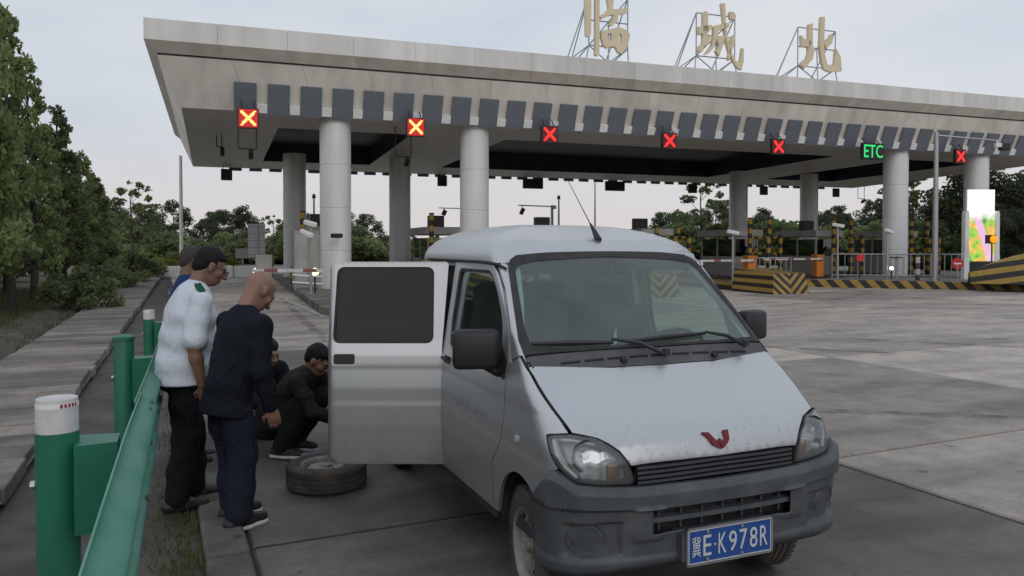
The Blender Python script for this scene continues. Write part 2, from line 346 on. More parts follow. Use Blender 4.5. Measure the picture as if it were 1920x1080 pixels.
# tyre marks: thin smears of rubber left on the slabs
M['skid'] = bpy.data.materials.new('tyre_smear'); M['skid'].use_nodes = True; t_ = M['skid'].node_tree; b_ = t_.nodes['Principled BSDF']; b_.inputs['Base Color'].default_value = (.035, .034, .034, 1); b_.inputs['Roughness'].default_value = .7
g_ = node(t_, 'ShaderNodeNewGeometry'); n_ = node(t_, 'ShaderNodeTexNoise'); n_.inputs['Scale'].default_value = 2.2; n_.inputs['Detail'].default_value = 7; n_.inputs['Roughness'].default_value = .7; t_.links.new(g_.outputs['Position'], n_.inputs[0])
r_ = node(t_, 'ShaderNodeMapRange'); r_.inputs[1].default_value = .42; r_.inputs[2].default_value = .72; r_.inputs[4].default_value = .6; t_.links.new(n_.outputs[0], r_.inputs[0])
tr_ = node(t_, 'ShaderNodeBsdfTransparent'); mx_ = node(t_, 'ShaderNodeMixShader'); t_.links.new(r_.outputs[0], mx_.inputs[0]); t_.links.new(tr_.outputs[0], mx_.inputs[1]); t_.links.new(b_.outputs[0], mx_.inputs[2]); t_.links.new(mx_.outputs[0], t_.nodes['Material Output'].inputs[0])
def skid(p0, p1, bend, w=.2, z=.008):
    V = []; F = []; n = 24; p0 = Vector((*p0, z)); p1 = Vector((*p1, z)); d = (p1 - p0).normalized(); sd = Vector((-d.y, d.x, 0))
    for i in range(n + 1):
        f = i / n; c = p0.lerp(p1, f) + sd * bend * 4 * f * (1 - f); V += [c - sd * w / 2, c + sd * w / 2]
    for i in range(n): F.append((2 * i, 2 * i + 1, 2 * i + 3, 2 * i + 2))
    mesh('tyre_mark', V, F, M['skid'], road)
for p0, p1, bd_ in (((7, 22), (24, 17.5), .8), ((7.4, 23.6), (25, 19.2), .9), ((4.3, 13.2), (6.2, 12.4), .05), ((5.5, 15), (13, 12), -.5), ((9, 14.5), (12.5, 9), .6), ((10.3, 15.3), (13.8, 9.8), .6), ((3.5, 20), (14, 30), -1.2), ((-2.5, 12), (-7, 24), .1), ((-1.1, 12.5), (-5.6, 24.5), .1), ((2.2, 8.2), (9, 6.4), .3)): skid(p0, p1, bd_)
# verge between kerb and path, path, bank
sheet('verge', [G(.46, -12), G(-3.2, -12), G(-3.2, 60), G(.46, 60)], -.045, M['earth'])
sheet('bank', [G(-2.75, -12), G(-40, -12), G(-40, 110), G(-2.75, 110)], -.02, M['ground'])
PA = R(23); pn = Vector((math.cos(PA), math.sin(PA), 0)); pv = Vector((-math.sin(PA), math.cos(PA), 0))
def Pp(a, b, z=0): return pn * a + pv * b + Vector((0, 0, z))
pathb = tag(mesh('path', [Pp(-2.42, -3, .02), Pp(-1.13, -3, .02), Pp(-1.13, 70, .02), Pp(-2.42, 70, .02)], [(0, 1, 2, 3)], M['path']), kind='structure')
sp = None
b = 1.2
while b < 27:
    if sp is None:
        sp = MB().box((0, 0, -.06), (1.26, .40, .12), bev=.012).build('slab', M['path'], pathb); ob = sp
    else: ob = dup(sp, pathb)
    ob.location = Pp(-1.77 + random.uniform(-.02, .02), b, .105 + random.uniform(-.008, .006)); ob.rotation_euler = (random.uniform(-.015, .015), random.uniform(-.012, .012), PA + random.uniform(-.012, .012)); b += .425
far = MB(); far.box((0, 0, -.06), (1.26, 42, .12)); o = far.build('far_paving', M['path'], pathb); o.location = Pp(-1.77, 48.3, .1); o.rotation_euler = (0, 0, PA)
# kerb stones along the road edge (low and worn)
kb = tag(mesh('kerb', [G(.2, -4, -.04), G(.44, -4, -.04), G(.44, 45, -.04), G(.2, 45, -.04)], [(0, 1, 2, 3)], M['tar']), kind='structure')
ks = None; b = 1.0
while b < 34:
    if ks is None: ks = MB().box((0, 0, -.04), (.235, .97, .10), bev=.02).build('kerb_stone', M['kerb'], kb); ob = ks
    else: ob = dup(ks, kb)
    ob.location = G(.318 + random.uniform(-.012, .012), b, .03 + random.uniform(-.012, .01)); ob.rotation_euler = (random.uniform(-.01, .01), random.uniform(-.02, .02), GA + random.uniform(-.01, .01)); b += 1.0

# ------------------------------------------------------------------ toll canopy
CA = R(20); cu = Vector((math.cos(CA), math.sin(CA), 0)); cv = Vector((-math.sin(CA), math.cos(CA), 0)); C1 = Vector((-6.37, 28, 0))
def T(t, d, z=0): return C1 + cu * t + cv * d + Vector((0, 0, z))
can = thing('toll_canopy', 'long pale grey toll plaza canopy with slanted fascia and dark boards on round columns', 'canopy', C1, CA)
# all canopy parts are in the frame (t, d, z)
base = [(-5.1, -.35), (38.9, -.35), (43.0, 20.2), (-5.6, 20.2)]
sg = [(-1, -1), (1, -1), (1, 1), (-1, 1)]
def ring(off, z): return [Vector((p[0] + s[0] * off, p[1] + s[1] * off, z)) for p, s in zip(base, sg)]
levels = [('fascia_panel', 0, 6.36, .665, 7.90, 'alu2'), ('fascia_groove', .60, 7.90, .60, 7.97, 'groove'), ('fascia_panel', .68, 7.97, 1.03, 8.30, 'alu2'), ('fascia_panel', 1.03, 8.30, 1.03, 8.97, 'alu')]
for nm, o0, z0, o1, z1, mm in levels:
    r0 = ring(o0, z0); r1 = ring(o1, z1)
    for side in range(4):
        A, B, Cc, D = r0[side], r0[(side + 1) % 4], r1[(side + 1) % 4], r1[side]
        L_ = (B - A).length; n = 1 if nm == 'fascia_groove' else max(1, round(L_ / 2.17))
        for k in range(n):
            f0 = k / n; f1 = (k + 1) / n; g = .004 / L_ if n > 1 else 0
            q = [A.lerp(B, f0 + g), A.lerp(B, f1 - g), D.lerp(Cc, f1 - g), D.lerp(Cc, f0 + g)]
            nrm = (q[1] - q[0]).cross(q[3] - q[0]).normalized() * .03
            V = q + [p - nrm for p in q]
            mesh(nm, V, [(0, 1, 2, 3), (7, 6, 5, 4), (0, 4, 5, 1), (1, 5, 6, 2), (2, 6, 7, 3), (3, 7, 4, 0)], M[mm], can)
def filled(poly, holes, z, name, m, parent, h=None):
    V, F = cdt(poly, holes, h); return mesh(name, [(x, y, z) for x, y in V], F, m, parent)
rec = [[(-1.8, 3.3), (3.5, 3.3), (3.9, 15.9), (-1.9, 15.9)], [(7.7, 3.4), (25.7, 3.4), (26.6, 15.9), (8.1, 15.9)], [(30.4, 3.4), (35.6, 3.4), (37.0, 15.9), (31.2, 15.9)]]
filled([(p.x, p.y) for p in ring(-.02, 0)], rec, 6.372, 'soffit', M['soffit'], can)
filled([(p.x, p.y) for p in ring(1.0, 0)], [], 8.90, 'roof_deck', M['alu'], can)
inner = [(p.x, p.y) for p in ring(.55, 0)]
for q in rec:
    wl = MB(); n = len(q)
    for i in range(n):
        a = q[i]; b2 = q[(i + 1) % n]; wl.add([(a[0], a[1], 6.37), (b2[0], b2[1], 6.37), (b2[0], b2[1], 7.3), (a[0], a[1], 7.3)], [(0, 1, 2, 3)])
    wl.add([(p[0], p[1], 7.3) for p in q], [tuple(range(n))[::-1]]); wl.build('recess_lining', M['recess'], can)
# slanted boards and white blocks along the front edge and the back edge
sl_ = math.atan2(.665, 1.54)
bd = MB().box((0, -.05, .46), (.72, .10, 1.06)).build('fascia_board', M['board'], can)
lb = MB().box((0, -.07, .14), (.34, .12, .30)).build('lamp_block', M['lampblock'], can)
def put(o, t, d, z, tilt, first):
    c = o if first else dup(o, can); c.location = (t, d, z); c.rotation_euler = (tilt, 0, 0)
for k in range(39):
    t = -3.08 + 1.0862 * k
    put(bd, t, -.37, 6.36, sl_, k == 0); put(lb, t + .543, -.37, 6.36, sl_, k == 0)
    c = dup(bd, can); c.location = (t - .2 + .05 * k, 20.24, 6.30); c.rotation_euler = (-sl_, 0, 0)
    c.scale = (1, -1, 1)
# columns
colp = [(r, z) for z0 in [0, 1.55, 3.1, 4.65] for r, z in ((.545, z0 + .02), (.56, z0 + .03), (.56, z0 + 1.52), (.545, z0 + 1.53))]
colp = [(.56, 0)] + colp[1:] + [(.56, 6.37)]
cb = MB().lathe(colp, 40)
first = None
for t, d in ((.03, .32), (5.34, .32), (26.6, .32), (31.9, .32), (-.53, 12), (4.84, 12), (26.15, 12), (31.58, 12)):
    if first is None: first = cb.build('column', M['column'], can, True, 30); ob = first
    else: ob = dup(first, can)
    ob.location = (t, d, 0)

# ------------------------------------------------------------------ lane signals
ordn = ['leftmost', 'second', 'third', 'fourth', 'fifth', 'sixth']
def led_cross(name, size, m, parent, y):
    b = MB(); n = 11; c = size / n
    for i in range(n):
        for j in range(n):
            if abs(i - j) <= 1 or abs(i + j - n + 1) <= 1:
                if min(i, n - 1 - i) == 0 and abs(i - j) == 1: continue
                x = (i - n / 2 + .5) * c; z = (j - n / 2 + .5) * c
                b.box((x, y, z), (c * .82, .012, c * .82))
    return b.build(name, m, parent)
M['ledback1'] = mat('led_panel_bleed', (.03, .004, .004), .5, emit=(1, .01, .015), estr=.55)  # backing panel's red emission stands in for glow bleeding from the LEDs
M['ledback2'] = mat('led_panel', (.02, .006, .006), .5, emit=(1, .01, .01), estr=.06)
for i, t in enumerate((-3.0, 2.72, 7.95, 13.24, 18.63, 29.22)):
    s = thing('lane_signal', 'red X lane signal hanging under the canopy front, %s%s' % (ordn[i], ' of the row of X signals' if i == 0 else ' X from the left'), 'signal', T(t, -.95, 6.02), CA, 'red X lane signals')
    MB().box((0, 0, 0), (.68, .14, .68), bev=.01).build('housing', M['black'], s)
    MB().box((0, -.075, 0), (.60, .012, .60)).build('led_panel', M['ledback1' if i < 2 else 'ledback2'], s)
    led_cross('led_cross', .50, M['ledhot' if i < 2 else 'ledred'], s, -.088)
    MB().tube((-.2, 0, .34), (-.2, .25, .62), .02).tube((.2, 0, .34), (.2, .25, .62), .02).build('bracket', M['darkmetal'], s)
def textmesh(body, name, m, parent, w=None, h=None, depth=.004, loc=(0, 0, 0), rot=None, font=None):
    cu_ = bpy.data.curves.new(name, 'FONT'); cu_.body = body; cu_.resolution_u = 4
    ob = bpy.data.objects.new(name, cu_); COL.objects.link(ob)
    dg = bpy.context.evaluated_depsgraph_get(); dg.update()
    me = bpy.data.meshes.new_from_object(ob.evaluated_get(dg)); bpy.data.objects.remove(ob)
    V = np.array([v.co[:] for v in me.vertices]); F = [tuple(p.vertices) for p in me.polygons]
    mn = V.min(0); mx_ = V.max(0); sx_ = (w / (mx_[0] - mn[0])) if w else None; sy_ = (h / (mx_[1] - mn[1])) if h else sx_
    if sx_ is None: sx_ = sy_
    cc = (mn + mx_) / 2; V = (V - cc) * np.array([sx_, sy_, 1])
    n = len(V); bm = bmesh.new()
    VV = [bm.verts.new((x, y, 0)) for x, y, _ in V]
    for f in F:
        try: bm.faces.new([VV[i] for i in f])
        except ValueError: pass
    r = bmesh.ops.extrude_face_region(bm, geom=bm.faces[:]); 
    for v in r['geom']:
        if isinstance(v, bmesh.types.BMVert): v.co.z += depth
    bmesh.ops.recalc_face_normals(bm, faces=bm.faces[:])
    if rot is not None: bm.transform(rot)
    bm.transform(TR(*loc)); out_ = bpy.data.meshes.new(name); bm.to_mesh(out_); bm.free(); out_.materials.append(m)
    return link(bpy.data.objects.new(name, out_), parent)
s = thing('lane_sign', 'green lit ETC lane sign hanging under the canopy front', 'sign', T(23.87, -.95, 6.04), CA)
MB().box((0, 0, 0), (1.25, .14, .74), bev=.01).build('housing', M['black'], s)
textmesh('ETC', 'lettering', M['ledgreen'], s, 1.08, .58, .01, (0, -.075, 0), Matrix.Rotation(R(90), 4, 'X'))
MB().tube((-.4, 0, .37), (-.4, .25, .62), .02).tube((.4, 0, .37), (.4, .25, .62), .02).build('bracket', M['darkmetal'], s)
# hanging frames with cameras under the soffit
def hang_frame(t, d, label, z=6.36, hgt=1.15, w=.62):
    s = thing('hanging_camera', label, 'camera', T(t, d, z), CA, 'hanging frames with cameras')
    b = MB(); b.tube((-w/2, 0, 0), (-w/2, 0, -hgt), .022).tube((w/2, 0, 0), (w/2, 0, -hgt), .022).tube((-w/2, 0, -hgt), (w/2, 0, -hgt), .022); b.build('frame', M['darkmetal'], s)
    b = MB(); b.box((.12, -.12, -hgt - .2), (.17, .42, .17), Matrix.Rotation(R(-28), 4, 'X'), bev=.02).tube((.1, 0, -hgt), (.1, -.03, -hgt - .15), .03); b.build('camera', M['black'], s)
hang_frame(-3.0, .8, 'thin hanging frame with small camera behind the leftmost red X')
hang_frame(2.75, 1.3, 'thin hanging frame with small camera below the second red X')
hang_frame(36.5, 17.5, 'hanging frame with dark camera right of the inner right rear column', 6.36, .95)
hang_frame(42.3, 18.6, 'hanging frame with dark camera near the rear right end of the canopy', 6.36, .95)
hang_frame(-4.0, 6, 'small dark camera frame under the left end of the soffit', 6.36, .5, .2)
for i, (t, w, lab) in enumerate(((-3.77, .62, 'small dark sign back hanging at the canopy rear left end'), (9.11, .61, 'small dark sign back hanging left of the second front column'), (15.32, 1.42, 'wide dark sign back hanging behind the canopy, left of the antenna'),
        (21.41, 1.48, 'wide dark sign back hanging behind the canopy, right of the antenna'), (27.65, .69, 'small dark sign back above the sparse tree'), (33.83, .64, 'small dark sign back between the two right rear columns'), (40.6, .58, 'small dark sign back at the rear right of the canopy'))):
    s = thing('hanging_sign', lab, 'sign', T(t, 19.4, 5.88), CA, 'dark sign backs along the rear edge')
    MB().box((0, 0, 0), (w, .16, .66), bev=.02).build('housing', M['black'], s); MB().tube((-w*.3, 0, .3), (-w*.3, 0, .49), .02).tube((w*.3, 0, .3), (w*.3, 0, .49), .02).build('bracket', M['darkmetal'], s)

# ------------------------------------------------------------------ roof characters on trusses
def ca(pts): return [(1060 + x / 5.3333, y / 5.3333) for x, y in pts]
def cb_(pts): return [(1040 + x / 3.4286, y / 3.4286) for x, y in pts]
lin = [ca(p) for p in ([(180,-70),(240,-70),(238,270),(225,300),(195,300),(188,270)], [(280,-110),(322,-110),(320,480),(300,492),(280,480)],
    [(320,95),(380,65),(412,20),(400,-60),(380,-110),(440,-120),(460,-60),(455,30),(600,10),(600,60),(510,80),(500,150),(450,190),(410,185),(450,130),(460,85),(420,90),(340,125)],
    [(340,245),(430,225),(520,205),(580,225),(630,275),(610,370),(580,430),(545,470),(510,455),(480,400),(440,395),(395,415),(360,380),(340,310)])]
linh = [ca(p) for p in ([(405,270),(440,268),(440,330),(410,350)], [(522,262),(548,290),(545,355),(522,365)])]
chg = [ca(p) for p in ([(1385,75),(1410,60),(1435,80),(1435,320),(1455,300),(1460,330),(1425,400),(1390,400),(1385,460),(1345,465),(1330,415),(1380,380),(1385,300)], [(1340,215),(1470,195),(1480,225),(1440,265),(1345,295)],
    [(1565,-20),(1605,-20),(1615,200),(1640,350),(1670,460),(1710,545),(1755,570),(1770,500),(1780,420),(1797,430),(1795,560),(1775,640),(1730,620),(1690,550),(1640,450),(1610,320),(1590,180)],
    [(1650,60),(1690,60),(1718,105),(1700,140),(1655,130)], [(1490,205),(1590,180),(1645,170),(1645,215),(1560,240),(1530,262),(1525,320),(1500,410),(1440,480),(1405,490),(1470,400),(1490,300)],
    [(1520,305),(1612,300),(1590,370),(1570,440),(1550,500),(1510,455),(1545,400),(1525,350)], [(1660,350),(1690,290),(1710,300),(1700,380),(1665,470),(1650,545),(1636,520),(1655,430)])]
bei = [cb_(p) for p in ([(1622,120),(1648,112),(1650,280),(1660,290),(1650,340),(1600,400),(1575,375),(1610,340),(1622,300)], [(1575,190),(1600,215),(1640,225),(1635,262),(1580,262)],
    [(1700,70),(1725,70),(1722,290),(1745,375),(1790,375),(1800,270),(1830,320),(1840,415),(1760,420),(1725,405),(1705,340),(1695,250)], [(1722,235),(1750,215),(1765,180),(1780,200),(1775,235),(1735,275)])]
def roof_char(strokes, holes, px0, px1, base, top, tpos, lab):
    """px0..px1 the frame's span in the photograph's columns; base/top its rows; turned into metres on the sign's own plane"""
    org = T(tpos, -.85, 8.90); D = org.y; mpx = D / 1450 / (math.cos(CA) * (1 + .342 / .94 * (px0 + px1 - 1920) / 2 / 1450 * -1)); pc = (px0 + px1) / 2; mz = D / 1450
    cv2 = lambda p: ((p[0] - pc) * mpx, (base - p[1] + .089 * (p[0] - pc)) * mz)
    s = thing('roof_character', lab, 'sign character', org, CA, 'gold characters on the canopy roof')
    for st in strokes:
        hs = [[cv2(q) for q in hh] for hh in holes] if holes and st is strokes[-1] else []
        V, F = cdt([cv2(q) for q in st], hs)
        bm = bmesh.new(); vv = [bm.verts.new((x, -.10, z)) for x, z in V]
        for f in F: bm.faces.new([vv[i] for i in f])
        r = bmesh.ops.extrude_face_region(bm, geom=bm.faces[:])
        for v in r['geom']:
            if isinstance(v, bmesh.types.BMVert): v.co.y += .16
        bmesh.ops.recalc_face_normals(bm, faces=bm.faces[:]); me = bpy.data.meshes.new('stroke'); bm.to_mesh(me); bm.free(); me.materials.append(M['gold']); link(bpy.data.objects.new('stroke', me), s)
    w = (px1 - px0) * mpx; x0, x1 = -w * .16, w / 2; ht = (base - top) * mz; zb = .75; b = MB(); r = .026
    fr = .12
    A = [(x0, fr, zb), (x1, fr, zb)]; Bt = [(x0, fr, ht), (x1, fr, ht)]; back = [(x0 - .25, 1.5, .06), (x1 - .45, 1.5, .06)]; low = [(x0 - .25, -.15, .05), (x0 * .2 + x1 * .3, -.15, .05), (x1 - .1, -.15, .05)]; lb_ = (-w / 2, .35, .05)
    for p, q in ((A[0], A[1]), (A[0], Bt[0]), (A[1], Bt[1]), (Bt[0], Bt[1]), (A[0], Bt[1]), (low[0], low[1]), (low[1], low[2]), (A[0], low[0]), (A[0], low[1]), (A[1], low[1]), (A[1], low[2]),
                 (lb_, A[0]), (lb_, Bt[0]), (lb_, low[0]), (A[0], back[0]), (A[1], back[1]), (Bt[0], back[0]), (Bt[1], back[1]), (back[0], back[1]), (low[1], ((x0 + x1) / 2, fr, (zb + ht) / 2)), ((x0, fr, (zb + ht) / 2), (x1, fr, (zb + ht) / 2))):
        b.tube(p, q, r, n=6)
    b.build('truss', M['truss'], s)
roof_char(lin, linh, 1067, 1178, 107, -22, 10.15, 'gold brush character on steel truss, leftmost of the three on the canopy roof')
roof_char(chg, None, 1275, 1385, 127, 14, 15.12, 'gold brush character on steel truss, middle of the three on the canopy roof')
roof_char(bei, None, 1463, 1570, 143, 40, 20.35, 'gold brush character on steel truss, rightmost of the three on the canopy roof')

# ------------------------------------------------------------------ toll islands, booths, barriers
isl_t = [0, 5.3, 10.6, 16.0, 21.3, 26.5, 31.8]
place = ['beside the lane on the far left', 'hidden behind the van', 'seen through the windscreen', 'with the yellow and black nose right of the van', 'behind the orange barrier machine', 'around the third front column', 'under the lit display board']
for i, t in enumerate(isl_t):
    s = thing('toll_island', 'raised concrete toll island ' + place[i], 'toll island', T(t, 0, 0), CA, 'toll islands')
    f0 = -9.5 if i == 0 else -5.2; x0 = -1.45 if i == 0 else -1.0
    pl = [(x0, f0 + .8), (x0 + .5, f0), (.5, f0), (1.0, f0 + .8), (1.0, 17), (x0, 17)]
    if i > 3: pl = [(x0, 1.5), (1.0, 1.5), (1.0, 17), (x0, 17)]
    MB().prism(pl, -.02, .2).build('island_base', M['kerb'], s)
    if 1 <= i <= 3:
        # flared crash nose with chevrons
        b = MB(); y0 = f0 - .5
        V = [(-1.05, y0, 0), (.55, y0, 0), (.75, y0 + 2.4, 0), (-1.1, y0 + 2.4, 0), (-.95, y0 + .14, .74), (.45, y0 + .14, .74), (.6, y0 + 2.4, .86), (-.95, y0 + 2.4, .86)]; V = [(v0[0] + .25, v0[1], v0[2]) for v0 in V]
        b.add(V, [(0, 1, 5, 4), (1, 2, 6, 5), (2, 3, 7, 6), (3, 0, 4, 7), (4, 5, 6, 7)]); o = b.build('crash_nose', M['yb_nose'], s); o.location.x = -.55
        MB().box((-1.05, y0 + 5.0, .14), (.1, 5.2, .32)).build('kerb_edge', M['yb_kerb'], s)
        MB().box((1.05, y0 + 5.0, .14), (.1, 5.2, .32)).build('kerb_edge', M['yb_kerb'], s)
M['booth2'] = mat('booth_roof', (.4, .39, .36), .6, noise=(1.5, .6, (.22, .21, .19)))
bplace = ['left of the open van door', 'hidden behind the van roof', 'behind the van windscreen', 'just right of the van windscreen', 'behind the striped crash frame', 'behind the orange barrier', 'right of the third front column']
for i, t in enumerate(isl_t):
    s = thing('toll_booth', 'grey toll booth with dark windows ' + bplace[i], 'booth', T(t, 6.2, .2), CA, 'toll booths')
    w, l, h = 1.5, 2.9, 2.35
    MB().box((0, 0, .5), (w, l, 1.0), bev=.02).build('lower_wall', M['booth'], s)
    for px_, py_ in ((-1, -1), (1, -1), (1, 1), (-1, 1), (-1, 0), (1, 0)): MB().box((px_ * (w / 2 - .05), py_ * (l / 2 - .05), 1.45), (.1, .1, .92)).build('window_post', M['booth'], s)
    MB().box((0, 0, h - .14), (w + .3, l + .4, .34), bev=.03).build('roof', M['booth2'], s)
    for x in (-1, 1):
        for y in (-1, 1): MB().box((x * (w / 2 - .04), y * .7, 1.46), (.02, 1.25, .88)).build('window', M['boothglass'], s)
    for y in (-1, 1): MB().box((0, y * (l / 2 - .04), 1.46), (w - .2, .02, .88)).build('window', M['boothglass'], s)
    MB().box((0, 0, 1.0), (w - .25, l - .3, .05)).build('desk', M['darkmetal'], s)
    if i in (0, 1, 2, 3, 5): MB().box((.05, .2, h + .3), (.72, .4, .58), bev=.03).tube((-.2, .2, h), (-.2, .2, h + .1), .03).build('roof_box', M['black'], s)
# crash frames of banded posts in front of the booths
def crash_frame(t, d, label, tall=2.95, two=True):
    s = thing('crash_guard', label, 'crash guard', T(t, d, .2), CA, 'yellow and black crash frames')
    for x, y, h in ([(-.62, 0, tall), (.62, .1, tall), (.05, -.55, 1.95), (.9, -.4, 2.1)] if two else [(-.5, 0, tall), (-.75, .5, 1.2)]):
        MB().lathe([(0, 0), (.105, 0), (.105, h - .02), (.09, h), (0, h)], 14, TR(x, y, 0)).build('post', M['yb_post'], s, True, 30)
    if two:
        for z in (1.15, 1.95): MB().tube((-.62, 0, z), (.9, -.2, z), .06, n=10).build('crossbar', M['yb_bar'], s, True)
        MB().tube((-.6, .15, .1), (.35, .8, 1.5), .07).build('brace', M['yb_post'], s, True); MB().tube((.6, .15, .1), (1.2, .8, 1.5), .07).build('brace', M['yb_post'], s, True)
    else:
        MB().path([(-.5, -.1, 1.0), (-.85, -.15, .95), (-1.0, -.1, .5), (-.9, 0, 0)], .05, 8).build('guard_hoop', M['yb_post'], s, True)
M['yb_bar'] = stripes('yellow_black_bar', (.48, .28, .03), (.02, .02, .02), (1, 0, 0), .42)
fl = ['single banded yellow and black post left of the open van door', 'banded yellow and black post behind the van roof', None, 'banded yellow and black post frame just right of the van windscreen', 'tall banded yellow and black crash frame above the chevron nose', 'banded yellow and black crash frame right of the orange barrier', 'banded yellow and black crash frame left of the third column']
for i, t in enumerate(isl_t):
    if fl[i]: crash_frame(t + (-.35 if i < 2 else 0), 3.6, fl[i], 2.95 if i != 3 else 2.4, i >= 3)
# barrier machines
def barrier(loc, rz, length, label, side=-1):
    s = thing('barrier_machine', label, 'barrier', loc, rz, 'lane barriers')
    MB().box((0, 0, .55), (.42, .36, 1.02), bev=.03).build('cabinet', M['orange'], s); MB().box((0, 0, 1.09), (.48, .42, .06), bev=.015).build('cabinet_lid', M['orange'], s)
    MB().box((0, 0, .02), (.55, .5, .06)).build('base_plate', M['darkmetal'], s); MB().box((0, -.2, .9), (.14, .05, .14), bev=.02).build('hub', M['darkmetal'], s)
    MB().box((side * length / 2, -.24, .92), (length, .035, .09)).build('arm', M['rw_arm'], s)
barrier(T(23.2, 1.7, .2), CA, 3.4, 'orange barrier machine with red and white arm in front of the crash frame')
barrier(T(17.5, -.6, .2), CA, 2.8, 'orange barrier machine beside the van windscreen edge')
barrier(Vector((-4.42, 20.3, .18)), R(2), 2.3, 'barrier machine behind the open van door with its arm across the left lane')
# railings along closed lanes
def railing(p, q, label, h=1.15, z=.2):
    p = Vector(p); q = Vector(q); d = q - p; n = int(d.length / .28); s = thing('steel_railing', label, 'railing', p, math.atan2(d.y, d.x), 'grey lane railings'); Ln = d.length
    MB().tube((0, 0, h), (Ln, 0, h), .03, n=8).tube((0, 0, .15), (Ln, 0, .15), .025, n=8).build('rail', M['galv'], s)
    for k in range(n + 1): MB().tube((Ln * k / n, 0, 0), (Ln * k / n, 0, h), .02 if k % 5 else .035, n=6).build('baluster', M['galv'], s)
railing(T(18.0, .5, .05), T(20.6, .5, .05), 'grey steel railing behind the chevron nose')
railing(T(23.6, 1.2, .2), T(28.6, -2.2, .2), 'grey steel railing right of the orange barrier machine')
# diagonal kerb island on the right, striped
P0 = Vector((12.3, 32.9, 0)); P1 = Vector((27.5, 26.6, 0)); ang = math.atan2(P1.y - P0.y, P1.x - P0.x); Lk = (P1 - P0).length
s = thing('traffic_island', 'long low traffic island with yellow and black striped kerb on the right', 'traffic island', P0, ang)
MB().prism([(0, .12), (Lk, .12), (Lk + 2, 6), (3, 6)], -.02, .30).build('island_top', M['kerb'], s)
MB().box((Lk / 2, .06, .15), (Lk, .12, .34), bev=.02).build('striped_kerb', M['yb_kerb'], s)
# big arched nose
s = thing('crash_nose', 'large yellow and black striped crash mound at the right edge', 'crash barrier', (17.75, 30.0, .3), ang)
n = 12; V = []; F = []
for i in range(n + 1):
    x = 6.5 * i / n; z = 1.0 * (1 - (1 - min(1, i / 7)) ** 2.0) + .42; hwid = .35 + .6 * min(1, i / 4)
    V += [(x, -hwid, 0), (x, -hwid * .85, z * .75), (x, -hwid * .5, z), (x, hwid * .5, z), (x, hwid * .85, z * .75), (x, hwid, 0)]
for i in range(n):
    for k in range(5): F.append((i * 6 + k, (i + 1) * 6 + k, (i + 1) * 6 + k + 1, i * 6 + k + 1))
F.append(tuple(range(5, -1, -1)))
mesh('striped_mound', V, F, M['yb_arch'], s, True, 50)
# lit display board in front of the last column
M['screen'] = mat('lit_screen', (.02, .02, .02), .4); t_, b_ = nodes(M['screen'])
c_ = node(t_, 'ShaderNodeTexCoord'); sp_ = node(t_, 'ShaderNodeSeparateXYZ'); t_.links.new(c_.outputs['Object'], sp_.inputs[0])
nz_ = node(t_, 'ShaderNodeTexNoise'); nz_.inputs['Scale'].default_value = 2.6; nz_.inputs['Detail'].default_value = 6; t_.links.new(c_.outputs['Object'], nz_.inputs[0])
rp = node(t_, 'ShaderNodeValToRGB'); e = rp.color_ramp.elements; e[0].color = (.06, .32, .05, 1); e[1].color = (.9, .75, .1, 1); e[0].position = .38; e[1].position = .66; q_ = e.new(.5); q_.color = (.35, .62, .08, 1); q_ = e.new(.58); q_.color = (.85, .35, .08, 1); t_.links.new(nz_.outputs[0], rp.inputs[0])
# a pale violet road running up through the green
ln = node(t_, 'ShaderNodeMath', operation='MULTIPLY_ADD'); ln.inputs[1].default_value = .34; ln.inputs[2].default_value = -.72; t_.links.new(sp_.outputs[2], ln.inputs[0])
ad_ = node(t_, 'ShaderNodeMath', operation='ADD'); t_.links.new(ln.outputs[0], ad_.inputs[0]); t_.links.new(sp_.outputs[0], ad_.inputs[1]); ab_ = node(t_, 'ShaderNodeMath', operation='ABSOLUTE'); t_.links.new(ad_.outputs[0], ab_.inputs[0])
wd_ = node(t_, 'ShaderNodeMapRange'); wd_.inputs[1].default_value = .22; wd_.inputs[2].default_value = .12; t_.links.new(ab_.outputs[0], wd_.inputs[0])
rc_ = node(t_, 'ShaderNodeMixRGB'); rc_.inputs[1].default_value = (.8, .3, .45, 1); rc_.inputs[2].default_value = (.7, .6, .85, 1); t_.links.new(nz_.outputs[0], rc_.inputs[0])
pm_ = node(t_, 'ShaderNodeMixRGB'); t_.links.new(wd_.outputs[0], pm_.inputs[0]); t_.links.new(rp.outputs[0], pm_.inputs[1]); t_.links.new(rc_.outputs[0], pm_.inputs[2])
hz_ = node(t_, 'ShaderNodeMath', operation='MULTIPLY_ADD'); hz_.inputs[1].default_value = .5; t_.links.new(nz_.outputs[0], hz_.inputs[0]); t_.links.new(sp_.outputs[2], hz_.inputs[2])
mr = node(t_, 'ShaderNodeMapRange'); mr.inputs[1].default_value = 2.75; mr.inputs[2].default_value = 3.1; t_.links.new(hz_.outputs[0], mr.inputs[0])
mm_ = node(t_, 'ShaderNodeMixRGB'); mm_.inputs[2].default_value = (1, .98, .95, 1); t_.links.new(mr.outputs[0], mm_.inputs[0]); t_.links.new(pm_.outputs[0], mm_.inputs[1]); t_.links.new(mm_.outputs[0], b_.inputs['Emission Color']); b_.inputs['Emission Strength'].default_value = 1.15
s = thing('display_board', 'brightly lit colourful display board on white stand before the rightmost column', 'display', (20.35, 33.6, .28), R(4))
MB().box((0, 0, 2.35), (1.16, .12, 3.1)).build('screen', M['screen'], s); MB().box((0, .1, 2.3), (1.2, .1, 3.2)).build('back_panel', M['whitep'], s)
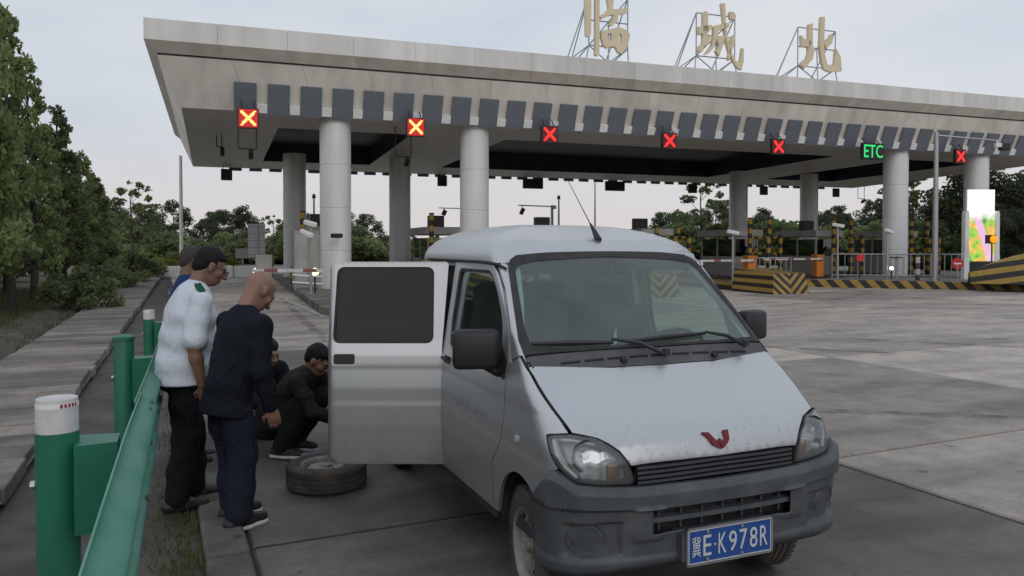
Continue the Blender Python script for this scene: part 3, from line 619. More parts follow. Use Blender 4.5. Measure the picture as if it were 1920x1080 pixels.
for x in (-1, 1):
    MB().prism([(-.11, 0), (.11, 0), (.11, 1.0), (.09, 1.2), (.09, 2.85), (.06, 2.98), (-.06, 2.98), (-.09, 2.85), (-.09, 1.2), (-.11, 1.0)], -.12, .12, TR(x * .69, 0, 0) @ Matrix.Rotation(R(90), 4, 'X')).build('side_pillar', M['whitep'], s)
MB().box((0, .02, .4), (1.15, .2, .78)).build('lower_panel', M['darkmetal'], s)
# beacon
s = thing('warning_beacon', 'orange round warning lamp on a thin post in front of the lit display', 'beacon', (20.1, 32.4, .3), 0)
MB().tube((0, 0, 0), (0, 0, 1.55), .03).build('post', M['darkmetal'], s); MB().box((-.05, 0, 1.72), (.42, .1, .36)).build('back_plate', M['black'], s)
M['amber'] = mat('amber_lamp', (.6, .2, 0), .4, emit=(1, .25, .01), estr=1.2)
MB().lathe([(0, -.05), (.15, -.04), (.16, 0)], 20, TR(.04, -.06, 1.72) @ Matrix.Rotation(R(90), 4, 'X') @ Matrix.Scale(-1, 4, (0, 0, 1))).build('lamp', M['amber'], s, True)
# tall pole with arm
s = thing('camera_pole', 'tall grey pole with long arm right of the third column', 'pole', (17.45, 31.9, .28), 0)
MB().lathe([(0, 0), (.22, 0), (.22, .03), (.115, .05), (.085, 6.15), (0, 6.15)], 16).build('pole', M['galv'], s, True, 40)
for k in range(4): MB().add([(0, .0, .55), (.28, 0, .02), (.1, 0, .02)], [(0, 1, 2)]).build('gusset', M['galv'], s).rotation_euler = (0, 0, k * math.pi / 2 + .4)
MB().tube((.05, 0, 6.0), (2.4, -.3, 5.75), .035, .025).build('arm', M['galv'], s); MB().box((2.35, -.35, 5.55), (.3, .16, .16), bev=.02).tube((2.3, -.3, 5.75), (2.3, -.32, 5.6), .02).build('camera', M['whitep'], s)
MB().box((2.6, -.3, 5.5), (.35, .3, .3), bev=.04).build('flash_lamp', M['black'], s)
# camera posts
def cam_post(loc, h, label, rz=0, two=False):
    s = thing('camera_post', label, 'camera post', loc, rz, 'slim posts with white cameras')
    MB().tube((0, 0, 0), (0, 0, h), .042, .036, 12).build('post', M['galv'], s, True); MB().box((0, 0, .01), (.25, .25, .03)).build('base_plate', M['galv'], s)
    b = MB().box((0, -.06, h + .1), (.16, .5, .15), RZ(R(55)) @ Matrix.Rotation(R(12), 4, 'X'), bev=.03); b.build('camera', M['whitep'], s)
    if two: MB().box((-.1, -.1, h - .22), (.16, .5, .15), RZ(R(60)) @ Matrix.Rotation(R(20), 4, 'X'), bev=.03).build('camera', M['whitep'], s)
cam_post((9.1, 31.9, .15), 2.05, 'slim white camera post behind the chevron nose')
cam_post((14.4, 34.2, .2), 2.35, 'slim white camera post right of the orange barrier')
cam_post((16.3, 33.6, .28), 2.0, 'slim white camera post beside the third front column', R(70))
cam_post((-6.4, 24.6, .2), 2.15, 'slim white post with two cameras left of the open van door', 0, True)
# small lit lamps
M['lampw'] = mat('lit_lamp', (.8, .8, .75), .4, emit=(1, .97, .9), estr=5)
M['lampy'] = mat('lit_lamp_soft', (.8, .8, .6), .4, emit=(.9, 1, .6), estr=1.3)
def lamp_post(loc, h, label, m, r=.1):
    s = thing('guide_lamp', label, 'lamp', loc, 0, 'small lit guide lamps')
    MB().tube((0, 0, 0), (0, 0, h), .03).build('post', M['darkmetal'], s); MB().lathe([(0, -r), (r * .8, -r * .6), (r, 0), (r * .8, r * .6), (0, r)], 14, TR(0, 0, h + r)).build('lamp', m, s, True)
lamp_post((16.35, 33.3, .28), .42, 'small glowing white lamp at the foot of the third column', M['lampw'], .08)
lamp_post((-6.45, 25.3, .2), .55, 'small pale green lit lamp on the left island', M['lampy'], .14)
lamp_post((-10.1, 30.5, 0), .62, 'small bright white lamp far down the left lane', M['lampw'], .13)
# round stop sign and banded bollard
s = thing('round_sign', 'round red sign on a post left of the display stand', 'sign', (18.2, 31.6, .3), 0)
MB().tube((0, 0, 0), (0, 0, .7), .03).build('post', M['galv'], s); MB().lathe([(0, .02), (.24, .02), (.24, -.02), (0, -.02)], 24, TR(0, 0, .72) @ Matrix.Rotation(R(90), 4, 'X')).build('disc', M['red'], s); MB().box((0, -.03, .72), (.3, .01, .06)).build('bar', M['whitep'], s)
s = thing('banded_bollard', 'dark and white banded bollard left of the tall grey pole', 'bollard', (16.95, 32.3, .28), 0)
MB().lathe([(0, 0), (.09, 0), (.09, 1.0), (.05, 1.1), (0, 1.12)], 14).build('post', M['rw_post'], s, True, 30)
s = thing('lane_sign', 'small red round lamp on the frame left of the third column', 'signal', (15.3, 34.0, .28), 0)
MB().tube((0, 0, 0), (0, 0, .85), .025).build('post', M['darkmetal'], s); MB().lathe([(0, .03), (.16, .03), (.16, -.03), (0, -.03)], 18, TR(0, 0, .95) @ Matrix.Rotation(R(90), 4, 'X')).build('lamp', mat('red_lamp', (.4, .02, .02), .4, emit=(1, .02, .02), estr=.12), s)
# small stand at the third column, camera on the first column
s = thing('card_stand', 'small flat-topped steel stand in front of the third column', 'stand', (17.2, 34.6, .25), 0)
MB().tube((0, 0, 0), (0, 0, .95), .04).build('post', M['galv'], s); MB().box((0, 0, .97), (.42, .3, .05)).build('top', M['darkmetal'], s)
s = thing('wall_camera', 'small dark camera fixed on the first front column', 'camera', (-6.18, 27.4, 2.05), 0)
MB().box((0, -.12, .05), (.28, .34, .16), RZ(R(-40)), bev=.03).build('camera', M['black'], s); MB().tube((0, .12, 0), (0, -.05, 0), .05).build('bracket', M['whitep'], s)

# ------------------------------------------------------------------ things on the left, beyond the van
s = thing('sign_board', 'tall pale sign board on a post far down the left lane', 'sign', (-14.85, 45, 0), R(8))
MB().tube((.1, 0, 0), (.1, 0, 3.0), .06).build('post', M['galv'], s); MB().box((0, 0, 2.05), (.95, .06, 1.95)).build('board', mat('grey_board_back', (.66, .63, .66), .6, noise=(2, .5, (.5, .48, .51))), s)
for k in range(5): MB().box((0, -.05, 1.25 + .4 * k), (.95, .04, .04)).build('batten', M['galv'], s)
s = thing('sign_board', 'small pale panel left of the tall sign board', 'sign', (-16.2, 46.5, 0), R(8))
MB().tube((0, 0, 0), (0, 0, 1.5), .05).build('post', M['galv'], s); MB().box((0, 0, 1.3), (.8, .06, .6)).build('board', M['booth2'], s)
s = thing('fee_display', 'grey fee display cabinet beside the left lane', 'cabinet', (-9.55, 29.8, 0), R(12))
MB().box((0, 0, 1.0), (.62, .35, .8), bev=.03).build('display_box', M['booth2'], s)
for x in (-.22, .22): MB().box((x, 0, .3), (.1, .25, .62)).build('leg', M['booth'], s)
MB().box((0, 0, .05), (.8, .6, .12)).build('base', M['kerb'], s); MB().box((.05, -.24, .32), (.34, .1, .34), bev=.01).build('box', M['orange'], s)
s = thing('control_cabinet', 'grey steel control cabinet on the left toll island', 'cabinet', T(-.95, .9, .2), CA)
MB().box((0, 0, 1.05), (1.0, .9, 2.1), bev=.03).build('body', M['booth'], s)
for k in range(2): MB().box((-.24 + .48 * k, -.46, 1.05), (.45, .03, 1.8), bev=.01).build('door', M['booth2'], s)
s = thing('pipe_rack', 'low bent white pipe rail at the foot of the banded post', 'railing', T(-1.1, -1.0, .2), CA)
for z in (.25, .5): MB().path([(-.5, 0, z + .05), (0, 0, z), (.5, 0, z - .03)], .03, 8).build('pipe', M['whitep'], s)
for x in (-.4, .4): MB().tube((x, 0, 0), (x, 0, .55), .025).build('leg', M['galv'], s)
s = thing('barrier_wall', 'low white roadside wall far down the left lane', 'wall', (-18, 43, 0), R(-8))
for k in range(8): MB().box((-4.6 + 2.05 * k, .02 * k * k, .3), (2.03, .22, .62), bev=.03).build('wall_block', M['whitep'], s)
s = thing('light_pole', 'tall slim white pole behind the standing men', 'pole', (-17.1, 40, 0), 0)
MB().lathe([(0, 0), (.2, 0), (.2, .04), (.11, .06), (.075, 6.4), (0, 6.4)], 14).build('pole', M['whitep'], s, True, 40)
s = thing('road_camera_gantry', 'distant camera pole with short arm seen beside the second column', 'pole', (-3.4, 56, 0), 0)
MB().lathe([(0, 0), (.11, 0), (.08, 4.5), (0, 4.5)], 12).build('pole', M['galv'], s); MB().tube((0, 0, 4.45), (-1.9, 0, 4.5), .04).build('arm', M['galv'], s); MB().box((-1.5, 0, 4.15), (.3, .3, .42), Matrix.Rotation(R(25), 4, 'Y'), bev=.03).tube((-1.5, 0, 4.5), (-1.5, 0, 4.3), .03).build('camera', M['darkmetal'], s)
s = thing('road_camera_gantry', 'distant camera gantry with long arm above the van roof', 'pole', (2.95, 57, 0), 0)
MB().lathe([(0, 0), (.13, 0), (.1, 4.75), (0, 4.75)], 12).build('pole', M['galv'], s); MB().tube((0, 0, 4.65), (-2.5, 0, 4.75), .05).build('arm', M['galv'], s); MB().box((-2.2, 0, 4.3), (.3, .3, .5), Matrix.Rotation(R(25), 4, 'Y'), bev=.03).tube((-2.2, 0, 4.7), (-2.2, 0, 4.5), .03).build('camera', M['darkmetal'], s)
MB().box((.1, 0, 4.6), (.4, .25, .25)).build('junction', M['galv'], s)
for x_, y_, h_, lb2 in ((3.5, 58, 5.2, 'plain distant post right of the camera gantry'), (7.5, 70, 7.6, 'thin distant mast right of the antenna'), (-13.3, 52, 4.9, 'thin distant lamp mast between the left columns')):
    s = thing('distant_mast', lb2, 'mast', (x_, y_, 0), 0)
    MB().lathe([(0, 0), (.12, 0), (.06, h_), (0, h_)], 10).build('pole', M['galv'], s); MB().lathe([(0, 0), (.14, .06), (.1, .3), (0, .36)], 10, TR(0, 0, h_)).build('head', M['darkmetal'], s, True)
# ------------------------------------------------------------------ guard rail
M['railg'] = mat('guard_rail_green', (.04, .225, .15), .42, 0, noise=(3, .8, (.12, .31, .235)), bump=(30, .05))
M['postg'] = mat('post_green', (.015, .16, .095), .42, noise=(4, .5, (.02, .10, .065)))
M['capw'] = mat('post_cap_white', (.62, .61, .6), .5, noise=(7, .6, (.42, .4, .38)))
M['capr'] = mat('red_tape', (.32, .05, .06), .5)
gr = thing('guard_rail', 'green corrugated steel guard rail on round green posts along the verge', 'guard rail', (0, 0, 0), PA)
def zrail(b): return float(np.interp(b, [-4, 3.2, 6.5, 11, 60], [.93, .885, .745, .60, .58]))
pb = [-1.0, 3.16, 6.47, 11.04]
for i, b in enumerate(pb):
    zt = zrail(b) + .30; cap = i in (1, 3, 5)
    prof = [(0, -.05), (.07, -.05), (.07, zt - .115 if cap else zt - .02), (.064, zt - .113 if cap else zt), (0, zt - .11 if cap else zt)]
    MB().lathe(prof, 28, TR(-.42, b, 0)).build('post', M['postg'], gr, True, 35)
    if cap:
        cp = MB().lathe([(.068, 0), (.068, .10), (.066, .118), (.05, .115), (0, .112)], 28, TR(-.42, b, zt - .113)).build('post_cap', M['capw'], gr, True, 35)
        MB().lathe([(.0688, .088), (.0688, .106)], 28, TR(-.42, b, zt - .113)).build('tape', M['whitep'], cp)
        k = MB()
        for a_ in range(5):
            an = R(-75 + a_ * 11); k.add([(-.42 + .0694 * math.cos(an + d_), b + .0694 * math.sin(an + d_), zt - .113 + zz) for d_, zz in ((0, .09), (.13, .09), (.13, .104), (0, .104))], [(0, 1, 2, 3)])
        k.build('red_mark', M['capr'], cp)
    else: MB().lathe([(.0, 0), (.078, .0), (.078, .025), (.05, .04), (0, .042)], 28, TR(-.42, b, zt - .02)).build('post_cap', M['postg'], gr, True, 35)
    z = zrail(b); blk = MB().prism([(-.36, b - .09), (-.225, b - .07), (-.225, b + .07), (-.36, b + .09)], z - .17, z + .145).build('spacer_block', M['postg'], gr)
    MB().tube((-.49, b, z), (-.505, b, z), .018, n=6).build('bolt', M['galv'], blk)
prof = []
for k in range(29):   # W profile, facing the road (+a)
    s_ = k / 28; zz = .155 - .31 * s_; w_ = .5 - .5 * math.cos(2 * math.pi * min(max((s_ - .04) / .92, 0), 1) * 2)
    prof.append((.012 + .075 * (w_ ** .8), zz))
def beam(b0, b1, off):
    n = 14; V = []; F = []; k = len(prof)
    for layer in (0, .006):
        for i in range(n + 1):
            b = b0 + (b1 - b0) * i / n
            for x, z in prof: V.append((-.225 + x + off - layer, b, zrail(b) + z))
    m_ = (n + 1) * k
    for i in range(n):
        for j in range(k - 1):
            q = (i * k + j, (i + 1) * k + j, (i + 1) * k + j + 1, i * k + j + 1); F.append(q); F.append(tuple(m_ + c for c in q[::-1]))
        for j in (0, k - 1):
            a_ = i * k + j; F.append((a_, a_ + k, a_ + k + m_, a_ + m_))
    for j in range(k - 1):
        for i in (0, n): F.append((i * k + j, i * k + j + 1, i * k + j + 1 + m_, i * k + j + m_))
    return mesh('rail_beam', V, F, M['railg'], gr, True, 50)
js = [-3.2, 1.0, 4.15, 8.4, 12.2]
for i in range(len(js) - 1):
    bm_ = beam(js[i] - .16, js[i + 1] + .16, .012 if i % 2 else 0)
    if 1 <= i <= 2:
        for db in (-.1, .1):
            for zz in (.105, -.02, -.115):
                MB().lathe([(0, 0), (.019, 0), (.017, .01), (0, .014)], 10, TR(-.225 + .055 + .012, js[i] + db, zrail(js[i]) + zz) @ Matrix.Rotation(R(90), 4, 'Y')).build('bolt', M['postg'], bm_, True)
        for db, zz in ((.02, .075), (.35, .04), (-.45, -.03), (-.75, .07), (-1.1, -.06)):
            MB().lathe([(0, 0), (.034, 0), (.03, .004), (0, .005)], 14, TR(-.225 + .087 * (.5 - .5 * math.cos(2 * math.pi * min(max(((.155 - zz) / .31 - .04) / .92, 0), 1) * 2)) ** .8 + .012, js[i] + db, zrail(js[i] + db) + zz) @ Matrix.Rotation(R(90), 4, 'Y') @ Matrix.Scale(.3, 4, (1, 0, 0))).build('slot', M['black'], bm_)

# ------------------------------------------------------------------ vegetation
def leafmat(name, c1, c2, trans=.5):
    m = bpy.data.materials.new(name); m.use_nodes = True; t = m.node_tree; b = t.nodes['Principled BSDF']; o = t.nodes['Material Output']
    g = node(t, 'ShaderNodeNewGeometry'); n = node(t, 'ShaderNodeTexNoise'); n.inputs['Scale'].default_value = 1.1; n.inputs['Detail'].default_value = 4; t.links.new(g.outputs['Position'], n.inputs[0])
    wn = node(t, 'ShaderNodeMath', operation='MULTIPLY_ADD'); wn.inputs[1].default_value = .45; t.links.new(g.outputs['Random Per Island'], wn.inputs[0]); t.links.new(n.outputs[0], wn.inputs[2])
    r = node(t, 'ShaderNodeMapRange'); r.inputs[1].default_value = .45; r.inputs[2].default_value = 1.0; t.links.new(wn.outputs[0], r.inputs[0])
    x = node(t, 'ShaderNodeMixRGB'); x.inputs[1].default_value = (*c1, 1); x.inputs[2].default_value = (*c2, 1); t.links.new(r.outputs[0], x.inputs[0]); t.links.new(x.outputs[0], b.inputs['Base Color'])
    b.inputs['Roughness'].default_value = .55; b.inputs['Specular IOR Level'].default_value = .3
    tr = node(t, 'ShaderNodeBsdfTranslucent'); t.links.new(x.outputs[0], tr.inputs[0]); mx_ = node(t, 'ShaderNodeMixShader'); mx_.inputs[0].default_value = trans
    t.links.new(b.outputs[0], mx_.inputs[1]); t.links.new(tr.outputs[0], mx_.inputs[2]); t.links.new(mx_.outputs[0], o.inputs[0]); return m
M['leaf'] = leafmat('leaf_green', (.15, .20, .08), (.31, .365, .155))
M['leafd'] = leafmat('leaf_dark', (.10, .135, .062), (.21, .25, .115))
M['leaff'] = leafmat('leaf_far', (.065, .085, .048), (.12, .145, .08))
M['leafy'] = leafmat('leaf_yellow', (.16, .17, .03), (.3, .27, .05))
M['grass'] = leafmat('grass_blade', (.10, .115, .045), (.21, .19, .095))
M['bark'] = mat('bark', (.085, .075, .06), .9, noise=(6, .7, (.045, .04, .034)), bump=(16, .7))
def leaves(cent, rad, cnt, size, rng, flat=.75, droop=.35):
    """diamond leaves spread in clumps; each leaf is two triangles bent along the midrib"""
    P = []; 
    for c, r, n in zip(cent, rad, cnt):
        d = rng.normal(size=(n, 3)); d /= np.linalg.norm(d, axis=1)[:, None]; q = rng.random(n) ** .45
        P.append(np.array(c) + d * (q * r)[:, None] * np.array([1, 1, flat]))
    P = np.concatenate(P); n = len(P)
    a = rng.random(n) * 2 * np.pi; el = rng.normal(-droop, .55, n); ax = np.stack([np.cos(a) * np.cos(el), np.sin(a) * np.cos(el), np.sin(el)], 1)
    rr = rng.normal(size=(n, 3)); sd = np.cross(ax, rr); sd /= np.linalg.norm(sd, axis=1)[:, None]; nr = np.cross(ax, sd)
    s = size * (.6 + .8 * rng.random(n))[:, None]
    v0 = P - ax * s * .5; v2 = P + ax * s * .5; v1 = P + sd * s * .36 + nr * s * .10; v3 = P - sd * s * .36 + nr * s * .10
    V = np.stack([v0, v1, v2, v3], 1).reshape(-1, 3); Q = np.arange(n * 4).reshape(n, 4); return V, Q
def make_tree(seed, h, crown_r, nleaf, size, trunk_h, lm, form='ovoid', parent=None, gaps=0.0, clumps=60, cr=.55):
    rng = np.random.default_rng(seed); mb = MB()
    tr = [(0, 0, -.1)]; x = y = 0
    for k in range(1, 8): x += rng.normal() * .05; y += rng.normal() * .05; tr.append((x, y, h * .92 * k / 7))
    r0 = .022 * h ** .9 + .02; mb.path(tr, [r0 * (1 - .88 * k / 7) for k in range(8)], 8)
    cent = []; rad = []
    for k in range(clumps):
        f = (k + rng.random()) / clumps; z = trunk_h + (h - trunk_h) * f
        if form == 'cone': prof = (1 - f) ** .75 * .95 + .08
        elif form == 'ovoid': prof = math.sin(math.pi * min(1, (f * .86 + .12))) ** .7
        else: prof = .55 + .45 * math.sin(math.pi * f)
        a = rng.random() * 2 * math.pi; q = crown_r * prof * (.35 + .65 * rng.random() ** .5)
        i = min(6, int(z / (h * .92) * 7)); ox, oy = tr[i][0], tr[i][1]
        c = (ox + math.cos(a) * q, oy + math.sin(a) * q, z); cent.append(c); rad.append(cr * (.6 + .7 * rng.random()) * (.55 + .45 * prof))
        if k % 2 == 0 and f < .93:
            zb = max(trunk_h * .7, z - q * .9); mb.path([(ox, oy, zb), ((ox + c[0]) / 2, (oy + c[1]) / 2, (zb + z) / 2 + .12), c], [r0 * .34 * (1 - f * .6), r0 * .2 * (1 - f * .5), .008], 5, False)
    w = np.array(rad) ** 2; cnt = np.maximum(3, (w / w.sum() * nleaf)).astype(int)
    V, Q = leaves(cent, rad, cnt, size, rng)
    root = bpy.data.objects.new('tree', None); link(root)
    mb.build('trunk', M['bark'], root, True, 60); fastmesh('crown', V, Q, lm, root); return root
near = [make_tree(11, 8.0, 1.45, 7000, .16, 1.4, M['leaf'], 'cone', clumps=120, cr=.36), make_tree(12, 7.6, 1.4, 7000, .16, 1.2, M['leaf'], 'cone', clumps=115, cr=.36), make_tree(13, 7.8, 1.6, 7500, .17, 1.1, M['leafd'], 'cone', clumps=115, cr=.38)]
used = set()
def place_tree(root, loc, sc, rz, name, label, group):
    if id(root) in used: o = duptree(root)
    else: o = root; used.add(id(root))
    o.name = name; o.location = loc; o.scale = (sc[0], sc[0], sc[1]); o.rotation_euler = (0, 0, rz); tag(o, label, 'tree', group); return o
row = [(0, -11.05, 15.9, .72, 1.08, 0), (0, -12.9, 19.9, .74, 1.02, 1), (0, -14.75, 23.8, .74, .93, 0), (0, -16.7, 28.0, .78, .87, 2), (0, -18.8, 32.5, .8, .82, 1), (0, -21.0, 37.5, .85, .78, 0), (0, -23.3, 42.5, .9, .73, 2), (0, -25.6, 47.5, .95, .70, 1), (0, -28.0, 53, 1.0, .70, 0)]
names = ['nearest leafy roadside tree at the left edge, taller than the frame', 'second roadside tree from the left, with a high narrow top', 'third roadside tree from the left', 'fourth roadside tree from the left', 'fifth roadside tree from the left', 'sixth roadside tree from the left', 'seventh roadside tree along the path', 'eighth roadside tree along the path', 'farthest tree of the roadside row']
for (q, x, y, s1, s2, v_), nm in zip(row, names): place_tree(near[v_], (x, y, 0), (s1, s2), random.random() * 6.28, 'roadside_tree', nm, 'trees in a row along the path')
# second row behind, denser and darker, closing the gaps under the crowns
for i, (x, y, v_, s1, s2) in enumerate(((-13.2, 17.6, 2, .75, .95), (-14.6, 15.5, 1, .9, .98), (-16.2, 20.5, 2, 1.0, .80), (-16.4, 23.0, 0, .8, .84), (-19.0, 25.5, 2, 1.1, .72), (-19.3, 29.5, 0, .9, .78), (-21.8, 31, 2, 1.2, .68), (-25.5, 37, 2, 1.3, .64), (-28.5, 45, 2, 1.5, .60))):
    place_tree(near[v_], (x, y, 0), (s1, s2), i * 1.3, 'roadside_tree', 'darker leafy tree in the second row behind the roadside trees', 'second row of trees on the left')
def make_bush(seed, r, h, n, size, lm):
    rng = np.random.default_rng(seed); k = 26; cent = []; rad = []
    for i in range(k):
        a = rng.random() * 6.28; q = r * rng.random() ** .6; cent.append((math.cos(a) * q, math.sin(a) * q, h * (.15 + .7 * rng.random() * (1 - .5 * q / r)))); rad.append(.3 * r * (.7 + .6 * rng.random()))
    V, Q = leaves(cent, rad, [n // k] * k, size, rng); root = bpy.data.objects.new('bush', None); link(root)
    fastmesh('foliage', V, Q, lm, root); b = MB()
    for i in range(7): c = cent[i]; b.path([(c[0] * .1, c[1] * .1, -.05), (c[0] * .6, c[1] * .6, c[2] * .6), c], [.03, .02, .006], 5, False)
    b.build('stems', M['bark'], root); return root
bushes = [make_bush(31, 1.1, 1.7, 4200, .13, M['leafd']), make_bush(32, 1.3, 1.5, 4200, .14, M['leaf'])]
bl = [(-11.4, 20.3, 0, .8, 'dark rounded bush between the roadside tree trunks'), (-13.4, 24.0, 1, .7, 'green bush beside the path behind the rounded bush'), (-14.6, 27, 0, .8, 'dark bush along the path, third from the left'), (-16.0, 31, 1, .9, 'green bush along the path, fourth from the left'),
      (-17.8, 36, 0, 1.0, 'dark bush far along the path'), (-20.0, 41, 1, 1.1, 'green bush at the far end of the path')]
for i, (x, y, v_, sc, lab) in enumerate(bl):
    r_ = bushes[v_]; o = duptree(r_) if id(r_) in used else r_; used.add(id(r_)); o.name = 'bush'; o.location = (x, y, 0); o.scale = (sc,) * 3; o.rotation_euler = (0, 0, i * 2.1); tag(o, lab, 'bush', 'bushes along the path')
rng = np.random.default_rng(5)
for i in range(26):
    b_ = 8 + i * 1.55; o = duptree(bushes[i % 2]); o.name = 'bush'; q = Pp(-8.6 - rng.random() * 2.5, b_); o.location = (q.x, q.y, 0); sc = 1.0 + rng.random() * .6; o.scale = (sc, sc, sc * 1.2); o.rotation_euler = (0, 0, rng.random() * 6)
    tag(o, 'shrub of the dark thicket behind the roadside trees', 'bush', 'thicket behind the roadside trees')
# background woods
farv = [make_tree(51, 7.5, 2.9, 11000, .22, .6, M['leaff'], 'ovoid', clumps=80, cr=.85), make_tree(52, 7.0, 3.2, 11000, .22, .5, M['leaff'], 'round', clumps=80, cr=.9), make_tree(53, 8.2, 2.6, 10000, .22, .8, M['leaff'], 'ovoid', clumps=75, cr=.8)]
def woods(lst, label, group, name='wood_tree'):
    for i, (x, y, s, v_) in enumerate(lst): place_tree(farv[v_ % 3], (x, y, -.1), (s, s * (1 + .0)), i * 1.7, name, label, group)
rng = np.random.default_rng(9)
# left centre: wood beyond the curve (px 290-500)
woods([(-66 + 3.3 * i + rng.normal() * .6, 92 + rng.normal() * 4, .80 + .10 * rng.random() - (.012 * abs(i - 7)), i) for i in range(16)], 'tree of the distant wood beyond the left lane', 'distant wood beyond the left lane')
woods([(-19 + 3.4 * i + rng.normal(), 100 + rng.normal() * 4, .40 + .12 * rng.random(), i) for i in range(11)], 'low tree of the distant strip between the columns', 'distant trees between the columns')
woods([(18 + 2.6 * i + rng.normal() * .6, 86 + rng.normal() * 4 - .3 * i, .68 + .16 * rng.random() + .008 * i, i) for i in range(26)], 'tree of the wood behind the right toll lanes', 'wood behind the right toll lanes')
woods([(19 + 3.2 * i + rng.normal(), 74 + rng.normal() * 2, .42 + .12 * rng.random(), i + 1) for i in range(15)], 'lower tree in front of the wood behind the right lanes', 'lower trees behind the right toll lanes')
woods([(35.5 + 2.7 * i + rng.normal() * .5, 58 + rng.normal() * 2 - .8 * i, 1.0 + .12 * rng.random(), i) for i in range(7)], 'tall dark tree at the right edge behind the display board', 'tall trees at the right edge')
woods([(33 + 2.4 * i + rng.normal() * .4, 52 - .6 * i + rng.normal(), .52 + .1 * rng.random(), i + 1) for i in range(7)], 'low bushy tree at the right edge behind the crash mound', 'low trees at the right edge')
rng = np.random.default_rng(19)
def scrub(n, x0, x1, y0, y1, s0, s1, label, group):
    for i in range(n):
        f = (i + rng.random()) / n; o = duptree(bushes[i % 2]); o.name = 'scrub_bush'; o.location = (x0 + (x1 - x0) * f, y0 + (y1 - y0) * f + rng.normal() * 1.5, -.1); sc = s0 + (s1 - s0) * rng.random(); o.scale = (sc * 1.25, sc * 1.25, sc); o.rotation_euler = (0, 0, rng.random() * 6)
        tag(o, label, 'bush', group)
scrub(30, 15, 54, 78, 64, 2.3, 3.2, 'large shrub filling the base of the wood behind the right lanes', 'scrub behind the right toll lanes')
scrub(12, 30, 50, 60, 44, 1.7, 2.6, 'large shrub at the right edge behind the crash mound', 'scrub at the right edge')
scrub(22, -48, -15, 74, 78, 2.0, 2.7, 'shrub of the low scrub beyond the left lane', 'scrub beyond the left lane')
scrub(14, -20, 8, 88, 92, 1.6, 2.2, 'shrub of the low scrub between the columns', 'scrub between the columns')
sparse = make_tree(61, 8.6, 2.6, 900, .42, 2.2, M['leafd'], 'round', clumps=26, cr=.62)
place_tree(sparse, (17.6, 72, 0), (1.05, .93), .4, 'sparse_tree', 'sparse open tree seen left of the right rear columns', None)
place_tree(sparse, (31.5, 61, 0), (1.1, 1.0), 2.4, 'sparse_tree', 'sparse open tree behind the tall grey pole', None)
place_tree(sparse, (-30.5, 62, 0), (.8, .80), 1.1, 'sparse_tree', 'thin sparse tree above the heads of the standing men', None)
place_tree(sparse, (-21.0, 68, 0), (.55, .52), 4.1, 'sparse_tree', 'small sparse tree right of the tall sign board', None)
for i, (x, y, sx_) in enumerate(((-20.8, 45.5, 1.3), (-17.4, 46.5, 1.0))):
    hd = make_bush(70 + i, 1.0, 1.0, 1600, .16, M['leafy']); hd.name = 'hedge'; hd.location = (x, y, .55); hd.scale = (sx_, .6, .62); tag(hd, 'yellow-green clipped hedge ' + ('left of the standing men' if i == 0 else 'beside the tall sign board'), 'hedge', 'yellow hedges')
# grass and weeds
def blades(name, pts, hmin, hmax, w, label, lm):
    n = len(pts); rng = np.random.default_rng(len(pts)); a = rng.random(n) * 6.28; h = hmin + (hmax - hmin) * rng.random(n) ** 1.5; d = np.stack([np.cos(a), np.sin(a), np.zeros(n)], 1)
    ln = rng.normal(0, .35, (n, 2)) * h[:, None]; P = np.array(pts); tip = P + np.concatenate([ln, h[:, None]], 1)
    V = np.stack([P - d * w, P + d * w, tip], 1).reshape(-1, 3); return tag(fastmesh(name, V, np.arange(n * 3).reshape(n, 3), lm), label, 'grass', kind='stuff')
pts = []
for i in range(9000):
    b_ = 1.5 + 24 * random.random() ** 1.5; a_ = random.gauss(-.02, .10); q = Pp(a_ + .02, b_)
    if random.random() < .35 + .65 * (math.sin(b_ * 2.1) * math.sin(b_ * .7 + 1) > -.2): pts.append((q.x, q.y, -.03))
blades('verge_weeds', pts, .02, .09, .007, 'short green weeds growing under the guard rail', M['grass'])
pts = []
for i in range(26000):
    b_ = 5 + 30 * random.random() ** 1.3; a_ = -2.5 - abs(random.gauss(0, 2.0)) - .05; q = Pp(a_, b_); 
    if a_ > -2.9 and random.random() < .5: continue
    pts.append((q.x, q.y, -.02))
blades('bank_grass', pts, .05, .28, .012, 'thin dry grass on the bank between path and trees', M['grass'])
# earth bank lip and litter along the path
V = []; F = []; nb = 60; ww = 7
for i in range(nb):
    for j in range(ww):
        b_ = 1 + i * .55; a_ = -2.46 - j * .22; q = Pp(a_ + random.uniform(-.05, .05), b_); V.append((q.x, q.y, -.03 + (.16 * math.sin(math.pi * j / (ww - 1))) * (.5 + .8 * random.random()) + (.0)))
for i in range(nb - 1):
    for j in range(ww - 1): F.append((i * ww + j, i * ww + j + 1, (i + 1) * ww + j + 1, (i + 1) * ww + j))
tag(mesh('earth_bank', V, F, M['earth'], None, True), kind='structure')
